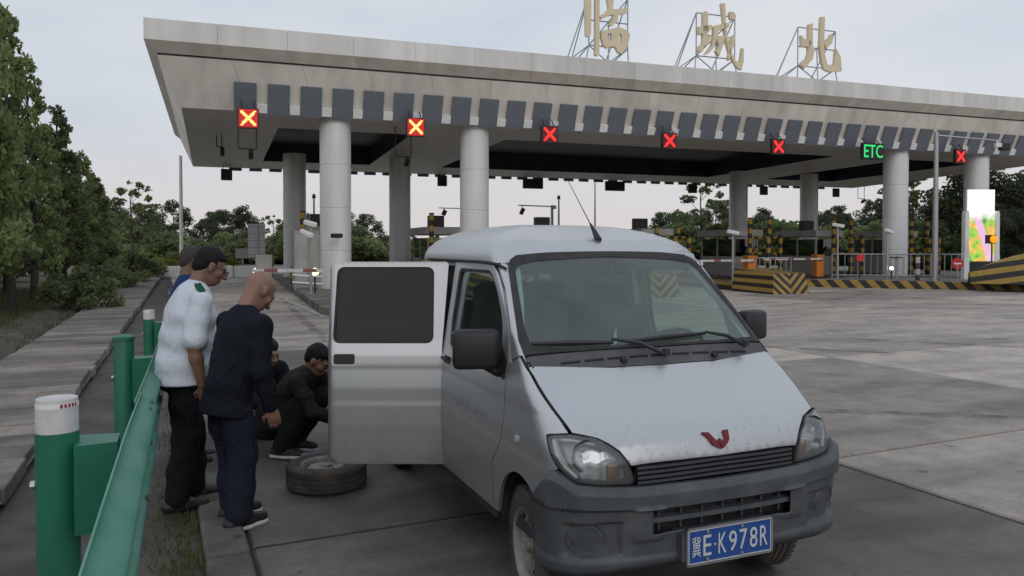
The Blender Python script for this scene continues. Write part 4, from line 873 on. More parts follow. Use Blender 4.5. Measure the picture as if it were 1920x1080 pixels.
# ------------------------------------------------------------------ the silver van
# vehicle frame: x forward from the front axle, y to the vehicle's left, z up
PROF = np.array([(.50,.30),(.58,.32),(.605,.5),(.605,.72),(.60,.80),(.575,.865),(.50,.93),(.38,1.005),(.26,1.078),(.15,1.145),(.02,1.262),(-.15,1.417),(-.32,1.572),(-.455,1.693),(-.56,1.765),(-.70,1.815),(-.9,1.852),(-1.15,1.868),(-1.45,1.865),(-1.7,1.845),(-1.83,1.81),(-1.91,1.73),(-1.94,1.6),(-1.95,1.1),(-1.95,.4),(-1.9,.34),(.4,.30)])
def sm(a, b, t):
    t = np.clip((t - a) / (b - a), 0, 1); return t * t * (3 - 2 * t)
PA_ = PROF; PB_ = np.roll(PROF, 1, axis=0); PE_ = PB_ - PA_; PL_ = (PE_ ** 2).sum(1)
def sdpoly(x, z):
    x = x[..., None]; z = z[..., None]; wx = x - PA_[:, 0]; wz = z - PA_[:, 1]; ex = PE_[:, 0]; ez = PE_[:, 1]
    t = np.minimum(np.maximum((wx * ex + wz * ez) / PL_, 0), 1); d = ((wx - ex * t) ** 2 + (wz - ez * t) ** 2).min(-1)
    c1 = z >= PA_[:, 1]; c2 = z < PB_[:, 1]; c3 = ex * wz > ez * wx; f = (c1 & c2 & c3) | (~c1 & ~c2 & ~c3)
    return np.sqrt(d) * np.where(f.sum(-1) % 2, -1., 1.)
def hw(z):
    lo = np.interp(z, [.3, .45, .62, .85, 1.05, 1.15, 1.4, 1.62, 3], [.745, .758, .77, .772, .756, .737, .701, .672, .672])
    lo = lo - .0032 * (sm(.735, .775, z) - sm(.960, 1.0, z)) * (z < 1.1)
    t = np.clip((z - 1.62) / .262, 0, .9999); return lo * (1 - t ** 2.3) ** .42
def dxf(y, z):
    a = np.abs(y); w = sm(.80, 1.15, z); return .17 * a ** 2.6 * (1 - w) + .11 * a * a * w
def Fb(x, y, z):
    xx = x + np.where(x > -1.2, dxf(y, z) * sm(-1.3, -.3, x), 0) - np.where(x < -1.4, .10 * y * y * sm(-1.4, -1.9, x), 0)
    a = sdpoly(xx, z); b = (np.abs(y) - hw(z)) * .9
    k = .05 + .08 * (1 - sm(.85, 1.15, z)) * sm(-.1, .3, x); h = np.clip(.5 + .5 * (a - b) / k, 0, 1); return a * h + b * (1 - h) + k * h * (1 - h)
def Fp(P): return Fb(P[:, 0], P[:, 1], P[:, 2])
def grad(P):
    e = .006; g = np.stack([Fp(P + np.array(d) * e) - Fp(P - np.array(d) * e) for d in ((1, 0, 0), (0, 1, 0), (0, 0, 1))], 1); return g / np.maximum(np.linalg.norm(g, axis=1), 1e-9)[:, None]
def cast(O, D, t0=0, t1=3.4, n=46):
    O = np.asarray(O, float); D = np.broadcast_to(np.asarray(D, float), O.shape); t = np.full(len(O), float(t0)); act = np.arange(len(O))
    for i in range(n):
        f = Fp(O[act] + D[act] * t[act][:, None]); t[act] += np.minimum(f * .85, .3); act = act[(np.abs(f) > 1e-4) & (t[act] < t1)]
        if not len(act): break
    t = np.minimum(t, t1); return O + D * t[:, None], t < t1
def setnormals(me, n): me.normals_split_custom_set_from_vertices([tuple(v) for v in n])
def shell(name, P, Nn, F, m, parent, thick, sharp=False):
    """outer layer P with normals Nn, inner layer offset inwards, rim"""
    n = len(P); In = P - Nn * thick; ec = {}
    for f in F:
        for i in range(len(f)):
            e = (f[i], f[(i + 1) % len(f)]); ec[e] = ec.get(e, 0) + 1
    bd_ = [e for e in ec if (e[1], e[0]) not in ec]
    V = list(P) + list(In); FF = [tuple(f) for f in F] + [tuple(n + i for i in f[::-1]) for f in F]; NN = list(Nn) + list(-Nn)
    for a, b in bd_:
        k = len(V); V += [P[a], P[b], In[b], In[a]]; nr = np.cross(P[b] - P[a], In[a] - P[a]); l_ = np.linalg.norm(nr); nr = -nr / l_ if l_ > 1e-12 else Nn[a]
        NN += [nr] * 4; FF.append((k + 3, k + 2, k + 1, k))
    o = mesh(name, V, FF, m, parent, True); setnormals(o.data, NN); return o
def basis(w):
    w = np.array(w, float); w /= np.linalg.norm(w); up = np.array([0, 0, 1.]) if abs(w[2]) < .9 else np.array([1., 0, 0])
    e1 = np.cross(up, w); e1 /= np.linalg.norm(e1); e2 = np.cross(w, e1); return w, e1, e2
def panel(name, out3, w, m, parent, holes=(), h=.035, off=0., thick=.004, rnd=0, hrnd=0):
    w, e1, e2 = basis(w); to2 = lambda R_: [(float(np.dot(p, e1)), float(np.dot(p, e2))) for p in np.array(R_, float)]
    o2 = to2(out3); h2 = [to2(q) for q in holes]
    if rnd: o2 = rounded(o2, rnd)
    if hrnd: h2 = [rounded(q, hrnd, 5) for q in h2]
    V2, F = cdt(o2, h2, h); V2 = np.array(V2)
    O = V2[:, :1] * e1 + V2[:, 1:2] * e2 - w * 3.0
    P, ok = cast(O, w, .6, 4.6); Nn = grad(P)
    # orientation: faces must look against w
    f0 = F[0]; nn = np.cross(P[f0[1]] - P[f0[0]], P[f0[2]] - P[f0[0]])
    cnt = sum(1 for f in F[:40] if np.dot(np.cross(P[f[1]] - P[f[0]], P[f[2]] - P[f[0]]), w) > 0)
    if cnt > min(len(F), 40) / 2: F = [f[::-1] for f in F]
    return shell(name, P + Nn * off, Nn, F, m, parent, thick)
def mir(R_): return [(p[0], -p[1], p[2]) for p in R_][::-1]
def xz(R_, y): return [(p[0], y, p[1]) for p in R_]

def carpaint():
    m = mat('silver_paint', (.58, .585, .595), .38, .8, coat=.12); t, b = nodes(m)
    c = node(t, 'ShaderNodeTexCoord'); sp = node(t, 'ShaderNodeSeparateXYZ'); t.links.new(c.outputs['Object'], sp.inputs[0])
    n = node(t, 'ShaderNodeTexNoise'); n.inputs['Scale'].default_value = 4; n.inputs['Detail'].default_value = 8; n.inputs['Roughness'].default_value = .65; t.links.new(c.outputs['Object'], n.inputs[0])
    # road dust: strongest low down, broken up by noise
    r = node(t, 'ShaderNodeMapRange'); r.inputs[1].default_value = .98; r.inputs[2].default_value = .35; t.links.new(sp.outputs[2], r.inputs[0])
    a = node(t, 'ShaderNodeMath', operation='MULTIPLY'); t.links.new(r.outputs[0], a.inputs[0]); t.links.new(n.outputs[0], a.inputs[1])
    a2 = node(t, 'ShaderNodeMath', operation='MULTIPLY', use_clamp=True); a2.inputs[1].default_value = 1.3; t.links.new(a.outputs[0], a2.inputs[0])
    # fly specks
    n2 = node(t, 'ShaderNodeTexNoise'); n2.inputs['Scale'].default_value = 55; n2.inputs['Detail'].default_value = 3; t.links.new(c.outputs['Object'], n2.inputs[0])
    r2 = node(t, 'ShaderNodeMapRange'); r2.inputs[1].default_value = .64; r2.inputs[2].default_value = .74; r2.inputs[4].default_value = .6; t.links.new(n2.outputs[0], r2.inputs[0])
    fx = node(t, 'ShaderNodeMapRange'); fx.inputs[1].default_value = .38; fx.inputs[2].default_value = .55; t.links.new(sp.outputs[0], fx.inputs[0])
    a3 = node(t, 'ShaderNodeMath', operation='MULTIPLY'); t.links.new(r2.outputs[0], a3.inputs[0]); t.links.new(fx.outputs[0], a3.inputs[1])
    x = node(t, 'ShaderNodeMixRGB'); x.inputs[1].default_value = (.58, .585, .595, 1); x.inputs[2].default_value = (.20, .185, .165, 1); t.links.new(a2.outputs[0], x.inputs[0])
    y = node(t, 'ShaderNodeMixRGB'); y.inputs[2].default_value = (.05, .045, .04, 1); t.links.new(a3.outputs[0], y.inputs[0]); t.links.new(x.outputs[0], y.inputs[1]); t.links.new(y.outputs[0], b.inputs['Base Color'])
    rr = node(t, 'ShaderNodeMapRange'); rr.inputs[3].default_value = .36; rr.inputs[4].default_value = .55; t.links.new(a2.outputs[0], rr.inputs[0]); t.links.new(rr.outputs[0], b.inputs['Roughness'])
    mt = node(t, 'ShaderNodeMapRange'); mt.inputs[3].default_value = .82; mt.inputs[4].default_value = .4; t.links.new(a2.outputs[0], mt.inputs[0]); t.links.new(mt.outputs[0], b.inputs['Metallic']); return m
M['paint'] = carpaint()
M['plastic'] = mat('bumper_plastic', (.05, .057, .066), .52, noise=(5, .8, (.095, .10, .104)), bump=(160, .12))
M['grille'] = mat('grille_plastic', (.028, .03, .034), .5, noise=(9, .5, (.05, .052, .056)))
M['cowl'] = mat('cowl_plastic', (.06, .06, .068), .6, noise=(7, .6, (.11, .108, .105)))
M['rubber'] = mat('rubber', (.02, .02, .021), .75, noise=(8, .7, (.05, .046, .042)))
M['tyre'] = mat('tyre', (.035, .032, .03), .88, noise=(5, .9, (.11, .094, .08)), bump=(40, .3))
M['steel'] = mat('wheel_steel', (.36, .34, .31), .55, .3, noise=(8, .8, (.13, .105, .085)))
M['interior'] = mat('van_interior', (.03, .03, .032), .8, noise=(4, .5, (.05, .05, .052)))
M['seat'] = mat('seat_fabric', (.022, .022, .025), .9, noise=(9, .5, (.04, .036, .034)), bump=(60, .3))
M['wsglass'] = glass_mat('windscreen_glass', (.80, .90, .86), .05, .02, .10)
M['sideglass'] = glass_mat('side_glass', (.80, .86, .84), .045)
M['tintglass'] = glass_mat('tinted_glass', (.10, .10, .105), .04)
M['lens'] = glass_mat('lamp_lens', (.93, .95, .95), .07, .03, .10)
M['chrome'] = mat('reflector', (.62, .63, .64), .36, .6, noise=(14, .7, (.33, .34, .35)), bump=(26, .5))
M['bezel'] = mat('lamp_bezel', (.62, .63, .63), .35, .3)
M['amberl'] = mat('amber_lens', (.28, .17, .1), .3, .3)
M['plate'] = mat('plate_blue', (.015, .075, .30), .4, noise=(12, .35, (.03, .09, .25)))
M['platew'] = mat('plate_white', (.62, .63, .62), .5, noise=(20, .3, (.45, .45, .44)))
M['emblem'] = mat('emblem_red', (.16, .012, .02), .35, .3)
M['mark'] = mat('faded_lettering', (.22, .24, .29), .5)
YAW = R(22.67)
van = thing('parked_van', 'dusty silver van with grey plastic bumper and its rear side door swung open', 'van', (.708, 4.019, 0), YAW - R(90))
pt = M['paint']
# --- glass and top
WS = [(.078, -.714, 1.147), (-.06, -.708, 1.262), (-.25, -.662, 1.455), (-.405, -.618, 1.62), (-.445, -.595, 1.655), (-.468, -.55, 1.679), (-.47, -.4, 1.69), (-.463, 0, 1.698)]
WS = WS + [(p[0], -p[1], p[2]) for p in WS[::-1][1:]] + [(.10, .62, 1.142), (.14, .3, 1.14), (.152, 0, 1.139), (.14, -.3, 1.14), (.10, -.62, 1.142)]
WH = [(.006, -.668, 1.226), (-.10, -.662, 1.31), (-.26, -.622, 1.465), (-.385, -.588, 1.595), (-.415, -.555, 1.632), (-.425, -.46, 1.648), (-.428, 0, 1.668)]
WH = WH + [(p[0], -p[1], p[2]) for p in WH[::-1][1:]] + [(.045, .4, 1.226), (.055, 0, 1.224), (.045, -.4, 1.226)]
wd = (-.72, 0, -.7)
ws = panel('windscreen', WH, wd, M['wsglass'], van, h=.05, off=.001, thick=.004)
panel('windscreen_seal', WS[:15] + [(.03, .705, 1.205), (.055, .4, 1.212), (.066, 0, 1.211), (.055, -.4, 1.212), (.03, -.705, 1.205)], wd, M['rubber'], van, holes=[WH], h=.03, off=.004, thick=.012)
cow = panel('cowl', [(.085, -.70, 1.139), (.036, -.70, 1.196), (.057, -.4, 1.207), (.07, 0, 1.205), (.057, .4, 1.207), (.036, .70, 1.196), (.085, .70, 1.139), (.145, .3, 1.137), (.155, 0, 1.137), (.145, -.3, 1.137)], wd, M['cowl'], van, h=.04, off=.0, thick=.015)
def surf(pts, w, off):
    w, e1, e2 = basis(w); P, ok = cast(np.array(pts, float) - w * 1.5, w, 0, 3.2); return P + grad(P) * off
for y in (-.226, .32):
    q = surf([(.127, y, 1.16)], wd, .0)[0]; MB().box(q + np.array([.01, 0, .008]), (.03, .03, .022), bev=.006).build('washer_nozzle', M['black'], cow)
for k in range(9):   # cowl vents
    y = -.5 + .125 * k; q = surf([(.10, y - .05, 1.168), (.10, y + .05, 1.168)], wd, .003); MB().tube(q[0], q[1], .006, n=6).build('vent_slot', M['black'], cow)
def wiper(piv, end, a, b):
    q = surf([piv, end, a, b, ((a[0] + b[0]) / 2 + .01, (a[1] + b[1]) / 2, (a[2] + b[2]) / 2)], wd, .03)
    w_ = MB().path([q[0], (q[0] + q[1]) / 2 + np.array([.012, 0, .02]), q[1]], [.012, .010, .008], 8).build('wiper_arm', M['black'], van, True)
    MB().lathe([(0, 0), (.02, 0), (.018, .03), (0, .035)], 12, TR(*q[0])).build('wiper_pivot', M['black'], w_, True)
    q2 = surf([a, ((a[0] + b[0]) / 2, (a[1] + b[1]) / 2, (a[2] + b[2]) / 2), b], wd, .016); MB().path(list(q2), [.009, .013, .009], 8).build('wiper_blade', M['black'], w_)
wiper((.131, .012, 1.162), (.035, -.245, 1.243), (-.012, -.665, 1.24), (.045, -.24, 1.235)); wiper((.084, .541, 1.175), (.02, .33, 1.252), (.046, -.15, 1.236), (.018, .335, 1.255))
# --- bonnet
def snap(pts, w): return [tuple(q) for q in surf(pts, w, 0)]
GAPR = snap([(x, -.75, z) for x, z in ((.074, 1.149), (.13, 1.117), (.191, 1.080), (.26, 1.037), (.329, .994), (.39, .956), (.448, .918))], (0, 1, 0))
HDR = [(.363, -.753, .899), (.405, -.716, .909), (.449, -.679, .915), (.499, -.575, .897), (.553, -.50, .849), (.577, -.461, .793), (.586, -.434, .704), (.563, -.584, .711), (.529, -.694, .726), (.479, -.745, .775), (.42, -.762, .831)]
BON = [(p[0], p[1] + .007, p[2]) for p in GAPR] + [(.474, -.625, .912), (.502, -.57, .902), (.53, -.532, .879), (.557, -.495, .853), (.572, -.472, .82), (.581, -.452, .787), (.594, -.2, .786), (.60, 0, .788)]
BON = BON + [(p[0], -p[1], p[2]) for p in BON[::-1][1:]] + [(.15, .3, 1.131), (.16, 0, 1.13), (.15, -.3, 1.131)]
bon = panel('bonnet', BON, (-.62, 0, -.78), pt, van, h=.03, off=.0, thick=.012)
# emblem on the bonnet: two red wings and a small centre diamond
em = None
for poly in ([(1068, 278), (1110, 283), (1150, 340), (1163, 378), (1112, 352), (1098, 320)], [(1205, 279), (1243, 278), (1226, 330), (1206, 352), (1182, 372), (1166, 378), (1176, 342), (1195, 325)], [(1150, 332), (1165, 316), (1180, 340), (1166, 362)]):
    V2, F = cdt([((x - 1156) * .00083, -(y - 326) * .00083) for x, y in poly]); Q = surf([(.58, x, .853 + z) for x, z in V2], (-1, 0, -.35), .004); nrm = grad(Q)
    c3 = sum(1 for f in F if np.dot(np.cross(Q[f[1]] - Q[f[0]], Q[f[2]] - Q[f[0]]), (1, 0, .3)) < 0); F = [f[::-1] for f in F] if c3 > len(F) / 2 else F
    o = shell('emblem_wing', Q + nrm * .006, nrm, F, M['emblem'], bon, .01)
# --- headlights
def headlight(sd):
    pts = HDR if sd < 0 else mir(HDR); w = (-.76, -.65 * sd * 1.0, -.05); w = (-.76, .65 if sd < 0 else -.65, -.05)
    c = np.mean(np.array(pts), 0); ins = [tuple(c + (np.array(p) - c) * np.array([.9, .9, .88])) for p in pts]; ins2 = [tuple(c + (np.array(p) - c) * .97) for p in pts]
    hl = panel('headlight', ins2, w, M['chrome'], van, h=.03, off=-.05, thick=.004, rnd=.03)
    panel('lamp_gasket', pts, w, M['rubber'], hl, holes=[ins], h=.02, off=.001, thick=.06, rnd=.03, hrnd=.03)
    panel('lamp_lens', [tuple(c + (np.array(p) - c) * .955) for p in pts], w, M['lens'], hl, h=.03, off=.004, thick=.003, rnd=.03)
    s = -1 if sd < 0 else 1
    mt = TR(.475, s * .63, .825) @ Matrix.Rotation(R(90), 4, 'Y') @ RZ(0)
    MB().lathe([(.0, -.02), (.02, -.018), (.045, -.004), (.068, .024), (.072, .026), (.07, .03)], 24, mt).build('main_reflector', M['darkmetal'], hl, True)
    MB().lathe([(0, .035), (.014, .03), (.016, .0)], 14, mt).build('bulb', M['bezel'], hl, True)
    b = MB().box((.525, s * .515, .757), (.035, .085, .075), RZ(-s * R(18)), bev=.012); b.build('indicator', M['amberl'], hl, True)
    MB().box((.51, s * .52, .757), (.035, .105, .095), RZ(-s * R(18)), bev=.014).build('indicator_bezel', M['bezel'], hl, True)
    MB().box((.485, s * .62, .745), (.03, .10, .03), RZ(-s * R(38)), bev=.008).build('side_lamp', M['bezel'], hl, True)
    r = [c + (np.array(p) - c) * .86 for p in pts]; Q = surf(r, w, -.022)
    idx = [8, 9, 10, 0, 1, 2, 3] if sd < 0 else [2, 1, 0, 10, 9, 8, 7]
    MB().path([tuple(Q[i]) for i in idx], [.009, .014, .017, .016, .013, .010, .006], 8).build('trim_strip', M['bezel'], hl, True)
    return hl
headlight(-1); headlight(1)
# --- grille
gb = panel('grille', [(.57, -.425, .786), (.575, -.43, .705), (.605, 0, .70), (.575, .43, .705), (.57, .425, .786), (.598, 0, .79)], (-1, 0, 0), M['black'], van, h=.04, off=-.028, thick=.004)
for k, z in enumerate((.712, .733, .754, .775)):
    q = surf([(.6, -.425 + .05 * i, z - .004 * abs(i - 8.5) / 8.5) for i in range(18)], (-1, 0, 0), -.006)
    b = MB()
    V = []; F = []
    for p in q: V += [tuple(p + np.array([.006, 0, .0055])), tuple(p + np.array([.008, 0, -.0055])), tuple(p + np.array([-.022, 0, -.004])), tuple(p + np.array([-.022, 0, .008]))]
    for i in range(17):
        for j in range(4): F.append((i * 4 + j, i * 4 + (j + 1) % 4, (i + 1) * 4 + (j + 1) % 4, (i + 1) * 4 + j))
    mesh('grille_slat', V, F, M['grille'], gb)
# --- bumper
def bumper():
    ph = np.radians(np.linspace(-66.5, 66.5, 133)); nr = 50
    O0 = np.array([-.02, 0, 0])
    rows = np.linspace(0, 1, nr); P = np.zeros((nr, 133, 3)); ok = np.zeros((nr, 133), bool)
    zt = np.interp(np.abs(np.degrees(ph)), [0, 36, 44, 51.6, 56, 58.5, 62, 66.5], [.694, .698, .706, .720, .766, .766, .70, .62]); zb = np.interp(np.abs(np.degrees(ph)), [0, 40, 60, 66], [.335, .318, .30, .31])
    for i, r in enumerate(rows):
        z = zt + (zb - zt) * r; zc = np.clip(z, .46, .9)
        D = np.stack([np.cos(ph), np.sin(ph), 0 * ph], 1); Oo = np.stack([O0[0] + 0 * ph, 0 * ph, zc], 1) + D * 1.6
        Q, _ = cast(Oo, -D, 0, 1.6); n = grad(Q); n[:, 2] = 0; n /= np.linalg.norm(n, axis=1)[:, None]
        y = Q[:, 1]; a = np.abs(y)
        off = .03 + .022 * sm(.592, .604, z - .02 * sm(.3, .75, a)) - .028 * sm(.030, 0, zt - z)
        cen = sm(.44, .40, a); off -= .0 * cen
        off += .012 * sm(.62, .60, z) * sm(.30, .34, a - .0) * sm(.455, .47, z) * sm(.47, .45, a)      # ridge beside the intake
        off -= .022 * sm(.50, .52, a) * sm(.735, .71, a) * sm(.405, .42, z) * sm(.56, .545, z)            # fog lamp pocket
        off += .008 * sm(.40, .385, z) - .05 * sm(.06, .0, z - zb) ** 2
        P[i] = np.stack([Q[:, 0], Q[:, 1], z], 1) + n * off[:, None]
    V = P.reshape(-1, 3); F = []
    for i in range(nr - 1):
        for j in range(132):
            c = (P[i, j] + P[i + 1, j + 1]) / 2; ym = abs(P[20, j][1] + P[20, j + 1][1]) / 2
            if ym < .37 and .25 < rows[i] < .545: continue
            F.append((i * 133 + j, i * 133 + j + 1, (i + 1) * 133 + j + 1, (i + 1) * 133 + j))
    # top shelf back to the body
    k = len(V); V = np.concatenate([V, P[0] - np.stack([np.cos(ph), np.sin(ph), 0 * ph], 1) * .05]); 
    for j in range(132): F.append((j + 1, j, k + j, k + j + 1))
    o = mesh('bumper', V, [f[::-1] for f in F], M['plastic'], van, True, 35); s_ = o.modifiers.new('solid', 'SOLIDIFY'); s_.thickness = .006; s_.offset = -1; return o
bmp = bumper()
panel('intake', [(.6, -.43, .62), (.6, -.43, .47), (.6, .43, .47), (.6, .43, .62)], (-1, 0, 0), M['black'], bmp, h=.05, off=-.012, thick=.004)
for z in (.55,):
    q = surf([(.6, -.40 + .05 * i, z) for i in range(17)], (-1, 0, 0), .012); V = []; F = []
    for p in q: V += [tuple(p + np.array([.014, 0, .008])), tuple(p + np.array([.016, 0, -.012])), tuple(p + np.array([-.02, 0, -.014])), tuple(p + np.array([-.02, 0, .012]))]
    for i in range(16):
        for j in range(4): F.append((i * 4 + j, i * 4 + (j + 1) % 4, (i + 1) * 4 + (j + 1) % 4, (i + 1) * 4 + j))
    mesh('intake_slat', V, F, M['plastic'], bmp)
for k in range(7):
    y = -.33 + .11 * k; q = surf([(.6, y, .55)], (-1, 0, 0), .0)[0]; MB().box(q, (.02, .008, .10)).build('intake_rib', M['plastic'], bmp)
for s in (-1, 1):
    q = surf([(.5, s * .62, .487)], (-.8, -s * .6, 0), .004)[0]; n = grad(np.array([q]))[0]; rot = Vector(n).to_track_quat('Z', 'Y').to_matrix().to_4x4()
    MB().lathe([(0, .0), (.055, .0), (.058, -.003), (.062, -.003), (.066, .001), (.07, -.004), (.07, -.03)], 28, TR(*q) @ rot @ Matrix.Scale(1.25, 4, (1, 0, 0))).build('fog_lamp_blank', M['plastic'], bmp, True, 40)
# number plate
pl = MB().box((.671, 0, .426), (.006, .45, .15), bev=.002).build('number_plate', M['plate'], van)
b = MB()
for y0, z0, dy, dz in ((0, .0715, .448, .004), (0, -.0715, .448, .004), (.222, 0, .004, .147), (-.222, 0, .004, .147)): b.box((.675, y0, .426 + z0), (.003, dy, dz))
b.build('plate_border', M['platew'], pl)
b = MB()
for y0, z0, dy, dz in ((0, .079, .466, .008), (0, -.079, .466, .008), (.229, 0, .008, .166), (-.229, 0, .008, .166)): b.box((.672, y0, .426 + z0), (.012, dy, dz))
b.build('plate_frame', M['galv'], pl)
rotp = Matrix.Rotation(R(90), 4, 'Z') @ Matrix.Rotation(R(90), 4, 'X')
xs = [-.1825, -.1255, -.0455, .0115, .0685, .1255, .1825]
for ch, x in zip('冀EK978R', xs): textmesh(ch, 'plate_character', M['platew'], pl, .042 if ch != '冀' else .044, .09, .002, (.6745, x, .426), rotp)
MB().lathe([(0, .003), (.005, .003), (.005, 0)], 10, TR(.675, -.0855, .426) @ Matrix.Rotation(R(90), 4, 'Y')).build('plate_dot', M['platew'], pl)
for y in (-.125, .06):
    for z in (.06, -.06): MB().lathe([(0, .006), (.008, .005), (.009, 0)], 10, TR(.675, y, .426 + z) @ Matrix.Rotation(R(90), 4, 'Y')).build('plate_screw', M['galv'], pl, True)
MB().box((.60, 0, .426), (.13, .5, .12)).build('plate_bracket', M['plastic'], bmp)
# --- side panels, both sides
FD = [(-1.165, .372), (-1.158, .76), (-1.172, 1.1), (-1.15, 1.40), (-1.135, 1.618), (-1.12, 1.632), (-.50, 1.632), (-.42, 1.585), (-.33, 1.503), (-.185, 1.335), (-.115, 1.16), (-.115, .86), (-.16, .74), (-.27, .62), (-.285, .372)]
FW = [(-1.055, 1.125), (-1.075, 1.28), (-1.05, 1.598), (-.52, 1.598), (-.40, 1.505), (-.262, 1.345), (-.205, 1.15), (-.24, 1.12)]
arch = [(.09 + .31 * math.cos(R(a)), .30 + .355 * math.sin(R(a))) for a in range(40, 169, 8)]
FEN = [(-.106, .865), (-.106, 1.145), (.0, 1.192), (.070, 1.147), (.127, 1.115), (.188, 1.078), (.257, 1.035), (.326, .992), (.387, .954), (.442, .918), (.405, .911), (.375, .906), (.354, .897), (.41, .829), (.468, .775), (.45, .765), (.40, .70), (.35, .635), (.335, .57)] + arch + [(-.276, .372), (-.26, .618), (-.152, .742)]
RD = [(-1.175, .372), (-1.168, .76), (-1.182, 1.1), (-1.16, 1.40), (-1.145, 1.618), (-1.16, 1.632), (-1.87, 1.632), (-1.905, 1.60), (-1.925, 1.1), (-1.925, .76), (-1.915, .40), (-1.89, .372)]
RW = [(-1.235, 1.125), (-1.235, 1.60), (-1.845, 1.60), (-1.865, 1.125)]
APL = [(-.105, 1.155), (-.178, 1.338), (-.325, 1.51), (-.418, 1.595), (-.44, 1.625), (-.46, 1.655), (-.43, 1.645), (-.395, 1.618), (-.25, 1.458), (-.06, 1.266), (.072, 1.152), (.0, 1.198)]
for s in (-1, 1):
    w = (0, -s, 0); Y = s * .75; f3 = lambda q: xz(q, Y)
    fd = panel('front_door', f3(FD), w, pt, van, holes=[f3(FW)], h=.02, thick=.03, hrnd=.05)
    gl = panel('door_glass', f3([(-1.045, 1.12), (-1.066, 1.28), (-1.04, 1.59), (-.525, 1.59), (-.41, 1.505), (-.272, 1.345), (-.215, 1.15), (-.245, 1.115)]), w, M['sideglass'], fd, h=.06, off=-.014, thick=.004)
    FWo = FW; c = np.mean(np.array(FW), 0); FWi = [tuple(c + (np.array(p) - c) * np.array([.955, .93])) for p in FW]
    panel('window_seal', f3(FW), w, M['rubber'], fd, holes=[f3(FWi)], h=.03, off=-.004, thick=.012, rnd=.05, hrnd=.05)
    hp = panel('door_handle', f3([(-1.105, 1.062), (-1.105, 1.018), (-.985, 1.018), (-.985, 1.062)]), w, M['black'], fd, h=.02, off=.004, thick=.006, rnd=.015)
    q = surf([(-1.05, s * .8, 1.046)], w, .018)[0]; MB().box(q, (.115, .014, .02), bev=.005).build('handle_bar', M['black'], hp)
    panel('fender', f3(FEN), w, pt, van, h=.025, thick=.02)
    panel('side_indicator', f3([(.045, .80), (.045, .83), (.085, .83), (.085, .80)]), w, M['bezel'], van, h=.02, off=.006, thick=.01, rnd=.01)
    # windscreen pillar, seen from the front corner
    panel('windscreen_pillar', [(p[0], s * (.70 if p[1] < 1.4 else .64), p[1]) for p in APL], (-.35, -s * .9, -.25), pt, van, h=.025, off=-.003, thick=.05)
    MB().box((-1.11, s * .715, .335), (1.62, .03, .06), bev=.008).build('sill', M['rubber'], van)
    panel('pillar_underlay', [(p[0], s * (.70 if p[1] < 1.4 else .64), p[1]) for p in [(-.13, 1.12), (-.21, 1.33), (-.35, 1.51), (-.45, 1.60), (-.52, 1.66), (-.49, 1.70), (-.44, 1.69), (-.36, 1.635), (-.22, 1.47), (-.03, 1.275), (.10, 1.145), (.03, 1.13)]], (-.35, -s * .9, -.25), pt, van, h=.03, off=-.014, thick=.02)
    panel('cowl_side', f3([(-.10, 1.10), (-.10, 1.17), (.0, 1.205), (.10, 1.155), (.33, 1.0), (.43, .93), (.36, .86), (.2, .98)]), w, M['rubber'], van, h=.03, off=-.012, thick=.01)
    # wheel arch liner
    b = MB(); V = []; F = []
    for i, a in enumerate(range(0, 181, 10)):
        x = .09 + .305 * math.cos(R(a)); z = .30 + .35 * math.sin(R(a)); V += [(x, s * .74, z), (x, s * .40, z)]
    for i in range(18): F.append((2 * i, 2 * i + 1, 2 * i + 3, 2 * i + 2))
    mesh('arch_liner', V, F, M['rubber'], van, True)
    # rear side door
    rd = panel('rear_door', f3(RD), w, pt, van, holes=[f3(RW)], h=.02, thick=.035, hrnd=.05)
    c = np.mean(np.array(RW), 0); RWi = [tuple(c + (np.array(p) - c) * np.array([.955, .945])) for p in RW]
    panel('window_seal', f3(RW), w, M['rubber'], rd, holes=[f3(RWi)], h=.03, off=-.002, thick=.014, rnd=.05, hrnd=.04)
    panel('door_glass', f3([tuple(c + (np.array(p) - c) * .985) for p in RW]), w, M['tintglass'], rd, h=.06, off=-.008, thick=.004, rnd=.04)
    hb = panel('handle_bezel', f3([(-1.862, 1.068), (-1.862, .985), (-1.712, .985), (-1.712, 1.068)]), w, M['bezel'], rd, h=.02, off=.003, thick=.006, rnd=.02)
    panel('door_handle', f3([(-1.852, 1.06), (-1.852, .998), (-1.722, .998), (-1.722, 1.06)]), w, M['black'], hb, h=.02, off=.006, thick=.004, rnd=.015)
    MB().box((-1.55, s * .715, .72), (.66, .02, .66)).build('inner_trim', M['interior'], rd)
    # pillars behind the doors
    panel('door_pillar', f3([(-1.125, .38), (-1.125, 1.60), (-1.22, 1.60), (-1.23, .38)]), w, pt, van, h=.05, off=-.04, thick=.05)
    panel('rear_pillar', f3([(-1.88, .38), (-1.86, 1.63), (-1.93, 1.63), (-1.945, .38)]), w, pt, van, h=.05, off=-.006, thick=.05)
    panel('roof_rail', f3([(-.50, 1.61), (-.46, 1.652), (-1.9, 1.652), (-1.9, 1.61)]), w, pt, van, h=.04, off=-.02, thick=.03)
    if s < 0:   # the open door, swung about its front edge
        hx, hy = -1.165, -.735; an = R(67.3); Mh = TR(hx, hy, 0) @ RZ(an) @ TR(-hx, -hy, 0)
        Mh = TR(hx, hy, 0) @ RZ(an) @ TR(-hx, -hy, 0)
        for o in [rd] + list(rd.children) + [g for ch in rd.children for g in ch.children]: 
            o.data = o.data.copy()
            cn = [Mh.to_3x3() @ Vector(c_.vector) for c_ in o.data.corner_normals] if o.name.split('.')[0] != 'inner_trim' else None
            o.data.transform(Mh)
            if cn: o.data.normals_split_custom_set(cn)
        rd['label'] = 'rear side door swung open, with dark tinted window'
